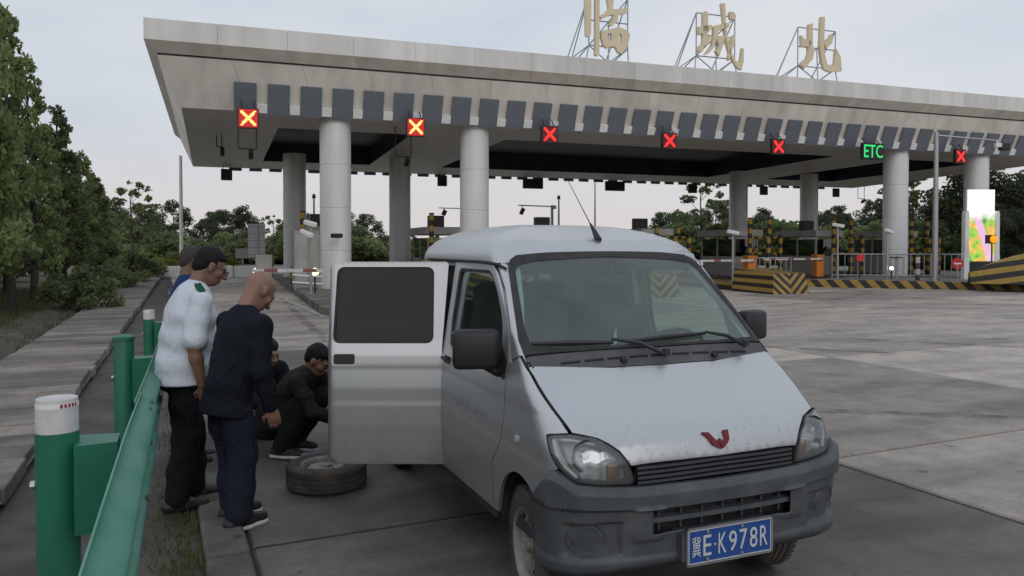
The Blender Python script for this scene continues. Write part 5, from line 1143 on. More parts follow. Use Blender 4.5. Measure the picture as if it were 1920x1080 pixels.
        for z in (.6, 1.0): MB().tube((hx + .005, hy + .012, z - .04), (hx + .005, hy + .012, z + .04), .016, n=10).build('door_hinge', pt, van)
    # mirrors
    mc = Vector((-.235, s * .868, 1.21)) if s < 0 else Vector((-.255, .885, 1.262))
    mm = MB().box(mc, (.10, .235 if s < 0 else .20, .20 if s < 0 else .175), RZ(s * R(16)) , bev=.028).build('door_mirror', M['black'], van, True, 60)
    MB().box(mc + Vector((-.055, 0, 0)), (.008, .20, .165), RZ(s * R(16)), bev=.003).build('mirror_glass', M['chrome'], mm)
    MB().path([mc + Vector((-.01, -s * .06, -.085)), mc + Vector((.03, -s * .11, -.12)), (-.19, s * .745, 1.115)], [.028, .026, .03], 10).build('mirror_arm', M['black'], mm, True)
    panel('mirror_base', f3([(-.255, 1.09), (-.245, 1.24), (-.13, 1.155), (-.13, 1.06)]), w, M['black'], mm, h=.03, off=.006, thick=.01, rnd=.012)
# faded lettering remains on the front door
fdR = [o for o in van.children if o.name.startswith('front_door')][0]
rr_ = random.Random(4); b = MB()
x = -.86
while x < -.33:
    hh = .035 + .012 * rr_.random(); wch = .028 + .018 * rr_.random()
    if rr_.random() > .12:
        for k in range(rr_.choice((2, 3, 3))):
            vert = rr_.random() < .55; xx = x + rr_.random() * wch * .8; zz = .825 + (rr_.random() - .5) * hh
            p = [(xx, zz), (xx + (.006 if vert else wch * .7), zz), (xx + (.006 if vert else wch * .7), zz + (hh * .8 if vert else .006)), (xx, zz + (hh * .8 if vert else .006))]
            Q = surf([(a_, -.76, c_) for a_, c_ in p], (0, 1, 0), .0012); b.add([tuple(v) for v in Q], [(0, 1, 2, 3)])
    x += wch + .012
b.build('lettering', M['mark'], fdR)
# --- roof
def roof():
    nx, na = 44, 49; an = np.linspace(math.pi, 0, na); P = np.zeros((nx, na, 3)); zg = 1.640
    for i in range(nx):
        s_ = i / (nx - 1); s_ = s_ ** 1.0
        D = np.stack([0 * an, np.cos(an), np.sin(an)], 1)
        if i == 0: Q0, _ = cast(np.stack([-.60 + 0 * an, 0 * an, zg + 0 * an], 1) + D * 1.2, -D, 0, 1.2); xf = np.interp(np.abs(Q0[:, 1]), [0, .4, .55, .6, .67], [-.462, -.469, -.468, -.450, -.438])
        x = xf + (-1.945 - xf) * s_
        O = np.stack([x, 0 * an, zg + 0 * an], 1) + D * 1.2
        Q, ok = cast(O, -D, 0, 1.2); P[i] = Q
    V = P.reshape(-1, 3); Nn = grad(V); F = []
    for i in range(nx - 1):
        for j in range(na - 1): F.append((i * na + j, i * na + j + 1, (i + 1) * na + j + 1, (i + 1) * na + j))
    f = F[len(F) // 2]; 
    if np.dot(np.cross(V[f[1]] - V[f[0]], V[f[2]] - V[f[0]]), (0, 0, 1)) < 0: F = [f[::-1] for f in F]
    return shell('roof', V, Nn, F, pt, van, .02)
rf = roof()
for s in (-1, 1):
    q = surf([(-.40, s * .7, 1.605), (-.45, s * .7, 1.628), (-.55, s * .7, 1.638)] + [(-.7 - .2 * k, s * .7, 1.641) for k in range(7)], (0, -s, 0), .006); MB().path(list(q), [.005] + [.009] * 9, 8).build('rain_gutter', pt if s > 0 else M['rubber'], rf, True)
# antenna
an0 = surf([(-.56, .016, 1.76)], (0, 0, -1), .0)[0]
at = MB().path([an0, an0 + np.array([-.05, 0, .055]), an0 + np.array([-.10, 0, .10])], [.022, .014, .006], 10).build('antenna', M['black'], van, True)
MB().path([an0 + np.array([-.09, 0, .09]), an0 + np.array([-.40, 0, .385])], [.0035, .002], 6).build('whip', M['darkmetal'], at)
# --- rear wall of the cab with window, floor, interior
RWALL = [(-1.94, -.70, .36), (-1.94, -.70, 1.2), (-1.94, -.62, 1.6), (-1.93, -.5, 1.70), (-1.93, .5, 1.70), (-1.94, .62, 1.6), (-1.94, .70, 1.2), (-1.94, .70, .36)]
RWIN = [(-1.94, -.52, 1.16), (-1.94, -.48, 1.52), (-1.94, .48, 1.52), (-1.94, .52, 1.16)]
rw = panel('cab_rear', RWALL, (1, 0, 0), pt, van, holes=[RWIN], h=.06, thick=.03, hrnd=.05)
panel('rear_window', RWIN, (1, 0, 0), M['sideglass'], rw, h=.1, off=-.012, thick=.004, rnd=.04)
MB().box((-.80, 0, .36), (2.2, 1.40, .06)).build('floor', M['interior'], van)
MB().box((.28, 0, .56), (.05, 1.2, .4)).build('firewall', M['interior'], van)
V = []; F = []
dp = [(-.005, 1.19), (-.10, 1.215), (-.24, 1.20), (-.33, 1.10), (-.33, .85), (-.2, .7), (.1, .7)]
for y in np.linspace(-.66, .66, 12):
    hb_ = .03 * math.exp(-((y - .36) / .2) ** 2)
    V += [(x, y, z + (hb_ if 1 <= i <= 3 else 0)) for i, (x, z) in enumerate(dp)]
for i in range(11):
    for j in range(len(dp) - 1): F.append((i * 7 + j, i * 7 + j + 1, (i + 1) * 7 + j + 1, (i + 1) * 7 + j))
mesh('dashboard', V, F, mat('dash_grey', (.07, .075, .075), .7), van, True, 50)
sw = Matrix.Translation((-.40, .36, 1.14)) @ Matrix.Rotation(R(-38), 4, 'Y')
b = MB(); ring_ = [sw @ Vector((.185 * math.cos(a), .185 * math.sin(a), 0)) for a in np.linspace(0, 2 * math.pi, 29)]; b.path(ring_, .014, 8, False)
for a in (0, 2.1, 4.2): b.tube(sw @ Vector((0, 0, -.03)), sw @ Vector((.18 * math.cos(a), .18 * math.sin(a), 0)), .014)
b.tube(sw @ Vector((0, 0, -.02)), sw @ Vector((.0, 0, -.35)), .03); b.build('steering_wheel', M['black'], van, True)
def seat(x, y, w, name='seat', hr=True):
    q = MB().box((x, y, .68), (.5, w, .15), bev=.05).build(name, M['seat'], van, True, 60)
    MB().box((x - .24, y, 1.02), (.14, w, .66), Matrix.Rotation(R(-10), 4, 'Y'), bev=.06).build('seat_back', M['seat'], q, True, 60)
    MB().box((x, y, .5), (.42, w * .8, .24)).build('seat_base', M['interior'], q)
    if hr: MB().box((x - .31, y, 1.43), (.11, .26, .18), Matrix.Rotation(R(-8), 4, 'Y'), bev=.045).tube((x - .29, y - .06, 1.3), (x - .3, y - .06, 1.4), .008).tube((x - .29, y + .06, 1.3), (x - .3, y + .06, 1.4), .008).build('headrest', M['seat'], q, True, 60)
seat(-.72, .36, .52); seat(-.72, -.36, .52); seat(-1.55, 0, 1.2, 'rear_seat', False)
# dark jacket hung over the passenger seat back, small paper on the dashboard
MB().box((-.955, -.30, 1.28), (.13, .62, .46), Matrix.Rotation(R(-10), 4, 'Y'), bev=.06).build('draped_cover', M['seat'], van, True, 60)
MB().add([(-.05, -.19, 1.215), (-.09, -.13, 1.22), (-.07, -.15, 1.31)], [(0, 1, 2)]).build('paper', M['whitep'], van)
rv = MB().box((-.43, .02, 1.535), (.03, .24, .065), bev=.012).tube((-.42, .02, 1.56), (-.42, .02, 1.63), .008).build('rear_view_mirror', M['black'], van)
# --- load bed and chassis behind the cab (hidden by the cab from the front)
bed = MB().box((-2.78, 0, .66), (1.56, 1.48, .06)).build('load_bed', M['interior'], van)
for s in (-1, 1): MB().box((-2.78, s * .735, .84), (1.56, .03, .32), bev=.01).build('bed_side', pt, bed)
MB().box((-3.56, 0, .84), (.03, 1.48, .32), bev=.01).build('tailgate', pt, bed); MB().box((-2.01, 0, .95), (.03, 1.46, .55), bev=.01).build('headboard', pt, bed)
for s in (-1, 1): MB().box((-1.6, s * .38, .42), (3.8, .08, .12)).build('chassis_rail', M['darkmetal'], van)
MB().tube((-2.55, -.6, .285), (-2.55, .6, .285), .045).build('rear_axle', M['darkmetal'], van); MB().tube((0, -.6, .285), (0, .6, .285), .035).build('front_axle', M['darkmetal'], van)
# --- wheels
RT = .285
def wheel_parts(parent, mtx, name='wheel', sub=True):
    prof = [(.178, -.075), (.19, -.082), (.235, -.088), (.265, -.08), (.279, -.066), (RT, -.06), (RT, -.048), (RT - .008, -.046), (RT - .008, -.038), (RT, -.036), (RT, -.014), (RT - .009, -.011), (RT - .009, -.004), (RT, -.002), (RT, .022), (RT - .008, .025), (RT - .008, .033), (RT, .036), (RT, .06), (.279, .066), (.265, .08), (.235, .088), (.19, .082), (.178, .075)]
    ty = MB().lathe(prof, 56, mtx).build(name, M['tyre'], parent, True, 40)
    b = MB()
    for i in range(56):
        a = 2 * math.pi * i / 56; b.box((.2795 * math.cos(a), .2795 * math.sin(a), .062), (.018, .012, .02), RZ(a))
    b.V = [mtx @ v for v in b.V]; b.build('tread_block', M['tyre'], ty if sub else parent)
    # rim disc with ten holes, axle side outward = +z
    hole = [[(.132 * math.cos(c) + .0165 * math.cos(t_), .132 * math.sin(c) + .0165 * math.sin(t_)) for t_ in np.linspace(0, 2 * math.pi, 11)[:-1]] for c in np.linspace(0, 2 * math.pi, 11)[:-1]]
    outer = [(.16 * math.cos(t_), .16 * math.sin(t_)) for t_ in np.linspace(0, 2 * math.pi, 49)[:-1]]
    V2, F = cdt(outer, hole, .02)
    def zz(r): return float(np.interp(r, [0, .03, .034, .06, .09, .112, .132, .15, .16], [.052, .052, .038, .036, .045, .056, .05, .03, .02]))
    V3 = [mtx @ Vector((x, y, zz(math.hypot(x, y)))) for x, y in V2]; rim = mesh('rim', V3, F, M['steel'], ty if sub else parent, True, 40)
    MB().lathe([(.158, .022), (.163, .05), (.172, .074), (.182, .080), (.185, .076), (.178, .066), (.17, .04), (.166, -.075), (.185, -.08)], 48, mtx).build('rim_edge', M['steel'], ty if sub else parent, True, 40)
    b = MB()
    for i in range(4):
        a = 2 * math.pi * i / 4 + .4; b.lathe([(0, .052), (.009, .05), (.01, .036)], 6, TR(.055 * math.cos(a), .055 * math.sin(a), 0))
    b.lathe([(0, .07), (.024, .066), (.028, .05)], 18); b.V = [mtx @ v for v in b.V]; b.build('hub', M['steel'], ty if sub else parent, True, 40)
    MB().lathe([(0, .0), (.155, .0)], 24, mtx).build('brake_drum', M['black'], ty if sub else parent)
    return ty
for x in (0, -2.55):
    for s in (-1, 1):
        st = R(-7) if x == 0 else 0
        wheel_parts(van, TR(x + (.06 if x == 0 else .02), s * .65, RT) @ RZ(st) @ Matrix.Rotation(R(90) * -s, 4, 'X') @ RZ(.4 + x))
# spare wheel on the ground
spw = thing('spare_wheel', 'dirty tyre on a steel rim lying flat on the road by the open door', 'wheel', (-1.34, 5.56, .09), 0)
wheel_parts(spw, RZ(.7), 'tyre', False)
# ------------------------------------------------------------------ people (implicit surfaces meshed with surface nets)
def surface_nets(D, org, h):
    S_ = D < 0; nx, ny, nz_ = D.shape
    c = [S_[i:nx-1+i, j:ny-1+j, k:nz_-1+k] for i in (0, 1) for j in (0, 1) for k in (0, 1)]
    cnt = sum(x.astype(np.int8) for x in c); act = (cnt > 0) & (cnt < 8); idx = np.argwhere(act); n = len(idx)
    if n == 0: return np.zeros((0, 3)), np.zeros((0, 4), int)
    vid = np.full(act.shape, -1, np.int64); vid[act] = np.arange(n)
    corner = np.array([(i, j, k) for i in (0, 1) for j in (0, 1) for k in (0, 1)])
    val = np.stack([D[idx[:, 0] + q[0], idx[:, 1] + q[1], idx[:, 2] + q[2]] for q in corner], 1)
    acc = np.zeros((n, 3)); num = np.zeros(n)
    for a in range(8):
        for b in range(a + 1, 8):
            if np.abs(corner[a] - corner[b]).sum() != 1: continue
            va, vb = val[:, a], val[:, b]; x = (va < 0) != (vb < 0); t = np.where(x, va / np.where(x, va - vb, 1), 0)
            acc += np.where(x[:, None], corner[a] + t[:, None] * (corner[b] - corner[a]), 0); num += x
    V = np.array(org) + (idx + acc / num[:, None]) * h; Q = []
    for ax in range(3):
        o1, o2 = [(1, 2), (2, 0), (0, 1)][ax]
        sl0 = [slice(None)] * 3; sl1 = [slice(None)] * 3; sl0[ax] = slice(0, -1); sl1[ax] = slice(1, None)
        A = S_[tuple(sl0)]; B = S_[tuple(sl1)]; e = np.argwhere(A != B)
        e = e[(e[:, o1] > 0) & (e[:, o2] > 0) & (e[:, o1] < vid.shape[o1]) & (e[:, o2] < vid.shape[o2])]
        if not len(e): continue
        def g(d1, d2):
            q = e.copy(); q[:, o1] -= d1; q[:, o2] -= d2; return vid[q[:, 0], q[:, 1], q[:, 2]]
        quad = np.stack([g(1, 1), g(0, 1), g(0, 0), g(1, 0)], 1); flip = ~A[e[:, 0], e[:, 1], e[:, 2]]
        quad[flip] = quad[flip][:, ::-1]; Q.append(quad)
    Q = np.concatenate(Q); return V, Q[(Q >= 0).all(1)]
class SDF:
    def __init__(s, k=.03): s.pr = []; s.k = k; s.sub = []; s.cuts = []
    def cap(s, a, b, ra, rb=None, k=None, sq=None): s.pr.append(('c', np.array(a, float), np.array(b, float), ra, ra if rb is None else rb, s.k if k is None else k, sq)); return s
    def ell(s, c, r, M3=None, k=None): s.pr.append(('e', np.array(c, float), np.array(r, float), np.eye(3) if M3 is None else np.array(M3), None, s.k if k is None else k, None)); return s
    def chain(s, pts, rs, k=None):
        for i in range(len(pts) - 1): s.cap(pts[i], pts[i + 1], rs[i], rs[i + 1], k)
        return s
    def minus(s, c, r): s.sub.append((np.array(c, float), r)); return s
    def cut(s, p, n): n = np.array(n, float); s.cuts.append((np.array(p, float), n / np.linalg.norm(n))); return s
    def mesh(s, h, wr=0, seed=0, wf=1.0):
        lo = np.min([np.minimum(p[1], p[2]) - max(p[3], p[4]) if p[0] == 'c' else p[1] - p[2].max() for p in s.pr], 0) - .04; hi = np.max([np.maximum(p[1], p[2]) + max(p[3], p[4]) if p[0] == 'c' else p[1] + p[2].max() for p in s.pr], 0) + .04
        n = np.ceil((hi - lo) / h).astype(int) + 1; D = np.full(n, .08)
        ax = [lo[i] + np.arange(n[i]) * h for i in range(3)]
        for p in s.pr:
            mg = .03 + p[5]
            if p[0] == 'c': a_ = np.minimum(p[1], p[2]) - max(p[3], p[4]) - mg; b_ = np.maximum(p[1], p[2]) + max(p[3], p[4]) + mg
            else: a_ = p[1] - p[2].max() - mg; b_ = p[1] + p[2].max() + mg
            i0 = np.clip(((a_ - lo) / h).astype(int), 0, n - 1); i1 = np.clip(((b_ - lo) / h).astype(int) + 2, 1, n)
            sl = tuple(slice(i0[i], i1[i]) for i in range(3)); X, Y, Z = np.meshgrid(*[ax[i][sl[i]] for i in range(3)], indexing='ij'); P = np.stack([X, Y, Z], -1)
            if p[0] == 'c':
                ba = p[2] - p[1]; t = np.clip(((P - p[1]) @ ba) / max(ba @ ba, 1e-9), 0, 1); q = P - p[1] - t[..., None] * ba
                d = np.linalg.norm(q, axis=-1) - (p[3] + (p[4] - p[3]) * t)
            else:
                q = (P - p[1]) @ p[3].T if True else 0; q = q / p[2]; l_ = np.linalg.norm(q, axis=-1); l2 = np.linalg.norm(q / p[2], axis=-1); d = l_ * (l_ - 1) / np.maximum(l2, 1e-6)
            E = D[sl]; k = p[5]; hh = np.clip(.5 + .5 * (E - d) / k, 0, 1); D[sl] = E * (1 - hh) + d * hh - k * hh * (1 - hh)
        X, Y, Z = np.meshgrid(*ax, indexing='ij')
        if wr:
            r = np.random.default_rng(seed); w = 0
            for i in range(5):
                f = r.normal(size=3) * np.array([14, 14, 22]) * wf; ph_ = r.random(3) * 6; w = w + 1.2 - 2.4 * np.abs(np.sin(.5 * (X * f[0] + Y * f[1] + Z * f[2] + 1.6 * np.sin(9 * wf * Z + ph_[0]) + 1.3 * np.sin(8 * wf * X + ph_[1]) + 1.2 * np.sin(8 * wf * Y + ph_[2]))))
            D = D - wr * (w / 2.2)
        for c, r in s.sub:
            d = r - np.sqrt((X - c[0]) ** 2 + (Y - c[1]) ** 2 + (Z - c[2]) ** 2); D = np.maximum(D, d)
        for c, nn in s.cuts: D = np.maximum(D, (X - c[0]) * nn[0] + (Y - c[1]) * nn[1] + (Z - c[2]) * nn[2])
        return surface_nets(D, lo, h)
    def build(s, name, m, parent, h=.011, wr=0, seed=0, wf=1.0):
        V, Q = s.mesh(h, wr, seed, wf); return fastmesh(name, V, Q, m, parent, True)
M['skin'] = mat('skin', (.27, .15, .105), .5, noise=(18, .6, (.20, .10, .068)), bump=(120, .08))
M['skin2'] = mat('skin_tanned', (.20, .108, .075), .5, noise=(18, .5, (.18, .09, .06)), bump=(120, .08))
M['hair'] = mat('black_hair', (.010, .009, .009), .6, spec=.2, bump=(140, .6)); M['hairg'] = mat('grey_hair', (.075, .066, .058), .8, spec=.1, noise=(60, .7, (.035, .032, .028)), bump=(160, .5))
M['eye'] = mat('eye', (.05, .04, .035), .2)
def fab(name, c1, c2, r=.85):
    m = mat(name, c1, r, spec=.12, noise=(5, .5, c2), bump=(24, .6)); t, b = nodes(m); bp = t.nodes['Bump']; bp.inputs['Distance'].default_value = .004
    c = node(t, 'ShaderNodeTexCoord'); mp_ = node(t, 'ShaderNodeMapping'); mp_.inputs['Scale'].default_value = (1, 1, .55); mp_.inputs['Rotation'].default_value = (.5, .4, 0); t.links.new(c.outputs['Object'], mp_.inputs[0])
    n = node(t, 'ShaderNodeTexNoise'); n.inputs['Scale'].default_value = 9; n.inputs['Detail'].default_value = 2; n.inputs['Distortion'].default_value = 1.4; t.links.new(mp_.outputs[0], n.inputs[0])
    rd = node(t, 'ShaderNodeMath', operation='SUBTRACT'); rd.inputs[1].default_value = .5; t.links.new(n.outputs[0], rd.inputs[0]); ab = node(t, 'ShaderNodeMath', operation='ABSOLUTE'); t.links.new(rd.outputs[0], ab.inputs[0])
    b2 = node(t, 'ShaderNodeBump'); b2.inputs['Strength'].default_value = .4 if c1[0] > .3 else .8; b2.inputs['Distance'].default_value = .05; t.links.new(ab.outputs[0], b2.inputs['Height']); t.links.new(bp.outputs[0], b2.inputs['Normal']); t.links.new(b2.outputs[0], b.inputs['Normal']); return m
M['c_white'] = fab('white_shirt', (.60, .64, .70), (.52, .56, .63)); M['c_black'] = fab('black_trousers', (.011, .011, .012), (.016, .016, .017)); M['c_navy'] = fab('navy_jacket', (.010, .012, .018), (.015, .017, .025)); M['c_navy2'] = fab('navy_trousers', (.017, .019, .032), (.025, .028, .045))
M['c_blue'] = fab('blue_jacket', (.018, .04, .13), (.025, .055, .17)); M['c_brown'] = fab('brown_coat', (.022, .019, .017), (.035, .03, .026)); M['c_dgreen'] = fab('dark_trousers', (.016, .018, .017), (.024, .026, .025)); M['c_green'] = fab('green_epaulette', (.012, .085, .05), (.02, .11, .06))
M['sole'] = mat('white_sole', (.55, .55, .53), .6); M['shoe'] = mat('black_shoe', (.014, .014, .015), .5); M['shoeb'] = mat('brown_shoe', (.03, .02, .014), .6)
def rx(a): c, s = math.cos(a), math.sin(a); return np.array([[1, 0, 0], [0, c, -s], [0, s, c]])
def rzm(a): c, s = math.cos(a), math.sin(a); return np.array([[c, -s, 0], [s, c, 0], [0, 0, 1]])
def ry(a): c, s = math.cos(a), math.sin(a); return np.array([[c, 0, s], [0, 1, 0], [-s, 0, c]])
def hand(sd, wr_, d, pn_, body, curl=.5):
    """wrist point, pointing direction, palm normal; five unequal fingers bent towards the palm"""
    d = np.array(d, float); d /= np.linalg.norm(d); pn_ = np.array(pn_, float); pn_ -= d * (pn_ @ d); pn_ /= np.linalg.norm(pn_); sx_ = np.cross(d, pn_) * sd
    c = wr_ + d * .05; Mx = np.stack([sx_, d, pn_]); body.ell(c, (.040, .055, .018), Mx, .012)
    for i, (o_, ln) in enumerate(((-.030, .062), (-.010, .074), (.010, .078), (.030, .070))):
        k0 = wr_ + d * (.088 - .004 * abs(i - 1.6)) + sx_ * o_; d1 = d * math.cos(curl * .7) + pn_ * math.sin(curl * .7); d2 = d * math.cos(curl * 1.7) + pn_ * math.sin(curl * 1.7)
        k1 = k0 + d1 * ln * .5; k2 = k1 + d2 * ln * .5; body.cap(k0 - d * .03, k0, .0095, .0098, .006); body.cap(k0, k1, .0098, .0092, .005); body.cap(k1, k2, .0092, .0078, .005)
    t0 = wr_ + d * .03 + sx_ * .032; t1 = t0 + (sx_ * .7 + d * .6 + pn_ * .35) * .036; t2 = t1 + (d * .9 + sx_ * .1 + pn_ * .35) * .034; body.cap(t0 - sx_ * .01, t1, .013, .0105, .008); body.cap(t1, t2, .0105, .0085, .005)
def figure(name, label, loc, rz, J, cl, hairm=None, skin='skin', hairstyle=None, glasses=False, shirt_hem=None, sleeves='long', soles=False, res=.0075, epaulette=False):
    root = thing(name, label, 'person', loc, rz)
    A = {k: np.array(v, float) for k, v in J.items() if k not in ('head_pitch', 'head_yaw')}
    hd = A['head']; Hm = rzm(J.get('head_yaw', 0)) @ rx(-J['head_pitch']); W3 = lambda p: hd + Hm @ np.array(p, float)
    B = SDF(.02)
    # head, all in one skin with neck, arms, hands and the trunk under the clothes
    Mi = Hm.T
    B.ell(W3((0, -.018, .025)), (.077, .098, .09), Mi).ell(W3((0, .03, -.038)), (.062, .07, .085), Mi, .03).ell(W3((0, .052, -.088)), (.040, .04, .03), Mi, .03).ell(W3((0, .084, .022)), (.052, .018, .012), Mi, .015)
    B.cap(W3((0, .098, .004)), W3((0, .120, -.034)), .009, .015, .012).ell(W3((.016, .108, -.038)), (.011, .011, .009), Mi, .008).ell(W3((-.016, .108, -.038)), (.011, .011, .009), Mi, .008)
    B.ell(W3((0, .096, -.064)), (.026, .011, .006), Mi, .006).ell(W3((0, .094, -.075)), (.023, .012, .007), Mi, .006).ell(W3((.045, .06, -.03)), (.024, .026, .022), Mi, .02).ell(W3((-.045, .06, -.03)), (.024, .026, .022), Mi, .02)
    for s in (-1, 1):
        B.minus(W3((s * .033, .112, -.002)), .017)
        B.ell(W3((s * .081, -.008, -.012)), (.010, .024, .034), Mi @ rzm(-s * .35), .008).ell(W3((s * .083, -.004, -.038)), (.008, .012, .012), Mi, .006)
    nb = A['neck']; B.cap(W3((0, -.03, -.05)), nb, .056, .062, .03)
    p = A['pelvis']; ch = p + (nb - p) * .68
    B.chain([p, (p + ch) / 2, ch, nb], [.085, .08, .09, .05])
    for s, sd in (('l', -1), ('r', 1)):
        sh, el, wr = A['sh_' + s], A['el_' + s], A['wr_' + s]
        B.chain([sh, (sh + el) / 2, el, el + (wr - el) * .3, wr], [.045, .046, .04, .043, .028]); B.cap(ch, sh, .07, .045)
        hip, kn, ank = A['hip_' + s], A['kn_' + s], A['an_' + s]; B.chain([hip, kn, ank], [.06, .045, .035])
        hand(-sd, wr, A.get('hd_' + s, wr - el), A.get('hn_' + s, (-sd * .9, .45, 0)), B, J.get('curl', .45) if np.ndim(J.get('curl', .45)) == 0 else .45)
    B.build('body', M[skin], root, res)
    for s in (-1, 1): MB().lathe([(0, -.0115), (.008, -.008), (.0115, 0), (.008, .008), (0, .0115)], 12, Matrix.Translation(W3((s * .033, .088, -.001)))).build('eye', M['eye'], root, True)
    if hairm:
        Hh = SDF(.012); e_ = .003 if hairstyle == 'buzz' else .008
        bz = hairstyle == 'buzz'; tk = 0 if bz else .008
        Hh.ell(W3((0, -.026 - tk * .3, .027 + tk * .5)), (.0795 + tk * .4, .0965 + tk, .0915 + tk), Mi)      # sits back and up, so it thins out to nothing at the hairline
        Hh.ell(W3((0, -.062, -.022)), (.066 + tk * .4, .052 + tk, .062), Mi, .02)
        if not bz: Hh.ell(W3((.0, .012, .074)), (.062, .062, .034), Mi, .03)
        for s in (-1, 1): Hh.minus(W3((s * .092, .008, -.018)), .027); Hh.minus(W3((s * .06, .082, -.035)), .045)
        Hh.cut(W3((0, .02, -.085)), Hm @ np.array((0, .1, -1.)))
        Hh.build('hair', M[hairm], root, .0065, .0025 if hairstyle != 'buzz' else .0008, 3, 3)
    if glasses:
        g = MB(); 
        for s in (-1, 1):
            g.path([W3((s * .034 + .026 * math.cos(a), .118 - .004 * abs(math.cos(a)), -.004 + .018 * math.sin(a))) for a in np.linspace(0, 2 * math.pi, 17)], .0022, 6, False); g.path([W3((s * .06, .112, .004)), W3((s * .079, .05, .004)), W3((s * .083, -.01, .0)), W3((s * .08, -.03, -.015))], .0024, 6)
        g.tube(W3((-.009, .121, 0)), W3((.009, .121, 0)), .0022); g.build('glasses', M['black'], root)
    # upper garment
    G_ = SDF(.045); cx = np.array([1., 0, 0]); fwd = nb - p; fwd /= np.linalg.norm(fwd)
    tw = J.get('bulk', 1.0); hem = A.get('hem', p - fwd * .10)
    for f, w_, dpt in ((0, .165, .13), (.25, .16, .126), (.5, .165, .122), (.74, .175, .115), (.9, .15, .085)):
        c = hem + (nb - hem) * f; d_ = nb - p; an_ = math.atan2(d_[1], d_[2]); G_.ell(c, (w_ * tw, dpt * tw, .14), rx(-an_).T if False else rx(an_), .06)
    for s in 'lr':
        sh, el, wr = A['sh_' + s], A['el_' + s], A['wr_' + s]; G_.cap(nb - fwd * .04, sh, .062, .068, .04)
        if sleeves == 'long': G_.chain([sh, (sh + el) / 2, el, el + (wr - el) * .5, el + (wr - el) * .93], [.07, .066, .062, .056, .047], .03)
        else: G_.chain([sh, sh + (el - sh) * .45, sh + (el - sh) * .84], [.074, .076, .082], .03); G_.cut(sh + (el - sh) * .86, el - sh) if False else None
    G_.cap(nb - fwd * .015 + np.array([0, -.015, 0]), nb + (W3((0, -.03, -.07)) - nb) * .42, .068, .06, .012)
    if shirt_hem is not None: G_.cut((0, 0, shirt_hem), (0, 0, -1))
    else: G_.cut(hem - fwd * .03, -fwd)
    up = G_.build('shirt' if sleeves == 'short' else 'jacket', M[cl[0]], root, .0095, .0045 if cl[0] == 'c_white' else .0042, len(label) % 97, .9)
    # trousers
    Tr = SDF(.03); Tr.ell(p + np.array([0, 0, .0]), (.14 * tw, .10 * tw, .10), None, .05).ell(p - np.array([0, .015, .05]), (.145 * tw, .105 * tw, .10), None, .05)
    for s in 'lr':
        hip, kn, ank = A['hip_' + s], A['kn_' + s], A['an_' + s]; Tr.chain([hip, (hip + kn) / 2, kn, kn + (ank - kn) * .55, ank + (kn - ank) * .04], [.092, .10, .088, .086, .082], .03)
        Tr.cut((0, 0, min(A['an_l'][2], A['an_r'][2]) - .045), (0, 0, -1)) if s == 'r' else None
    tz = shirt_hem if shirt_hem is not None else (hem[2] if J['pelvis'][2] > .6 else None)
    if tz is not None: Tr.cut((0, 0, tz + .035), (0, 0, 1))
    Tr.build('trousers', M[cl[1]], root, .0105, .0034, 11 + len(label), .8)
    for s in 'lr':
        an_ = A['an_' + s]; ft = A.get('ft_' + s, np.array([0, 1., 0])); ft = ft / np.linalg.norm(ft); z0 = an_[2] - .085; sdv = np.array([ft[1], -ft[0], 0.])
        if np.linalg.norm(sdv) < .1: sdv = np.array([1., 0, 0])
        heel = an_ - ft * .055; heel[2] = z0 + .045 + max(0, -ft[2]) * .06; toe = an_ + ft * .165; toe[2] = z0 + .036
        Sh = SDF(.03); Sh.cap(heel, an_ + ft * .05 + np.array([0, 0, -.035]), .043, .046).cap(an_ + ft * .05 + np.array([0, 0, -.04]), toe, .044, .036).cap(an_ + np.array([0, 0, -.03]), an_ + np.array([0, 0, .015]), .044, .042); Sh.cut((0, 0, z0), (0, 0, -1)) if ft[2] == 0 else None
        sho = Sh.build('shoe', M[cl[2]], root, .009)
        if soles:
            So = SDF(.02); So.cap(heel - np.array([0, 0, .03]), an_ + ft * .05 + np.array([0, 0, -.075]), .046, .048).cap(an_ + ft * .05 + np.array([0, 0, -.075]), toe - np.array([0, 0, .025]), .048, .04); So.cut((0, 0, z0 + .026), (0, 0, 1)).cut((0, 0, z0 - .002), (0, 0, -1)); So.build('sole', M['sole'], sho, .008)
    if epaulette:
        for s, sd in (('l', -1), ('r', 1)):
            a = nb + (A['sh_' + s] - nb) * .42 + np.array([0, 0, .075]); b = A['sh_' + s] + np.array([sd * .02, 0, .072]); q = SDF(.005); q.cap(a, b, .024, .026); q.cut((a + b) / 2 + np.array([0, 0, .004]), (sd * .25, 0, 1)); q.build('epaulette', M['c_green'], up, .008)
    return root
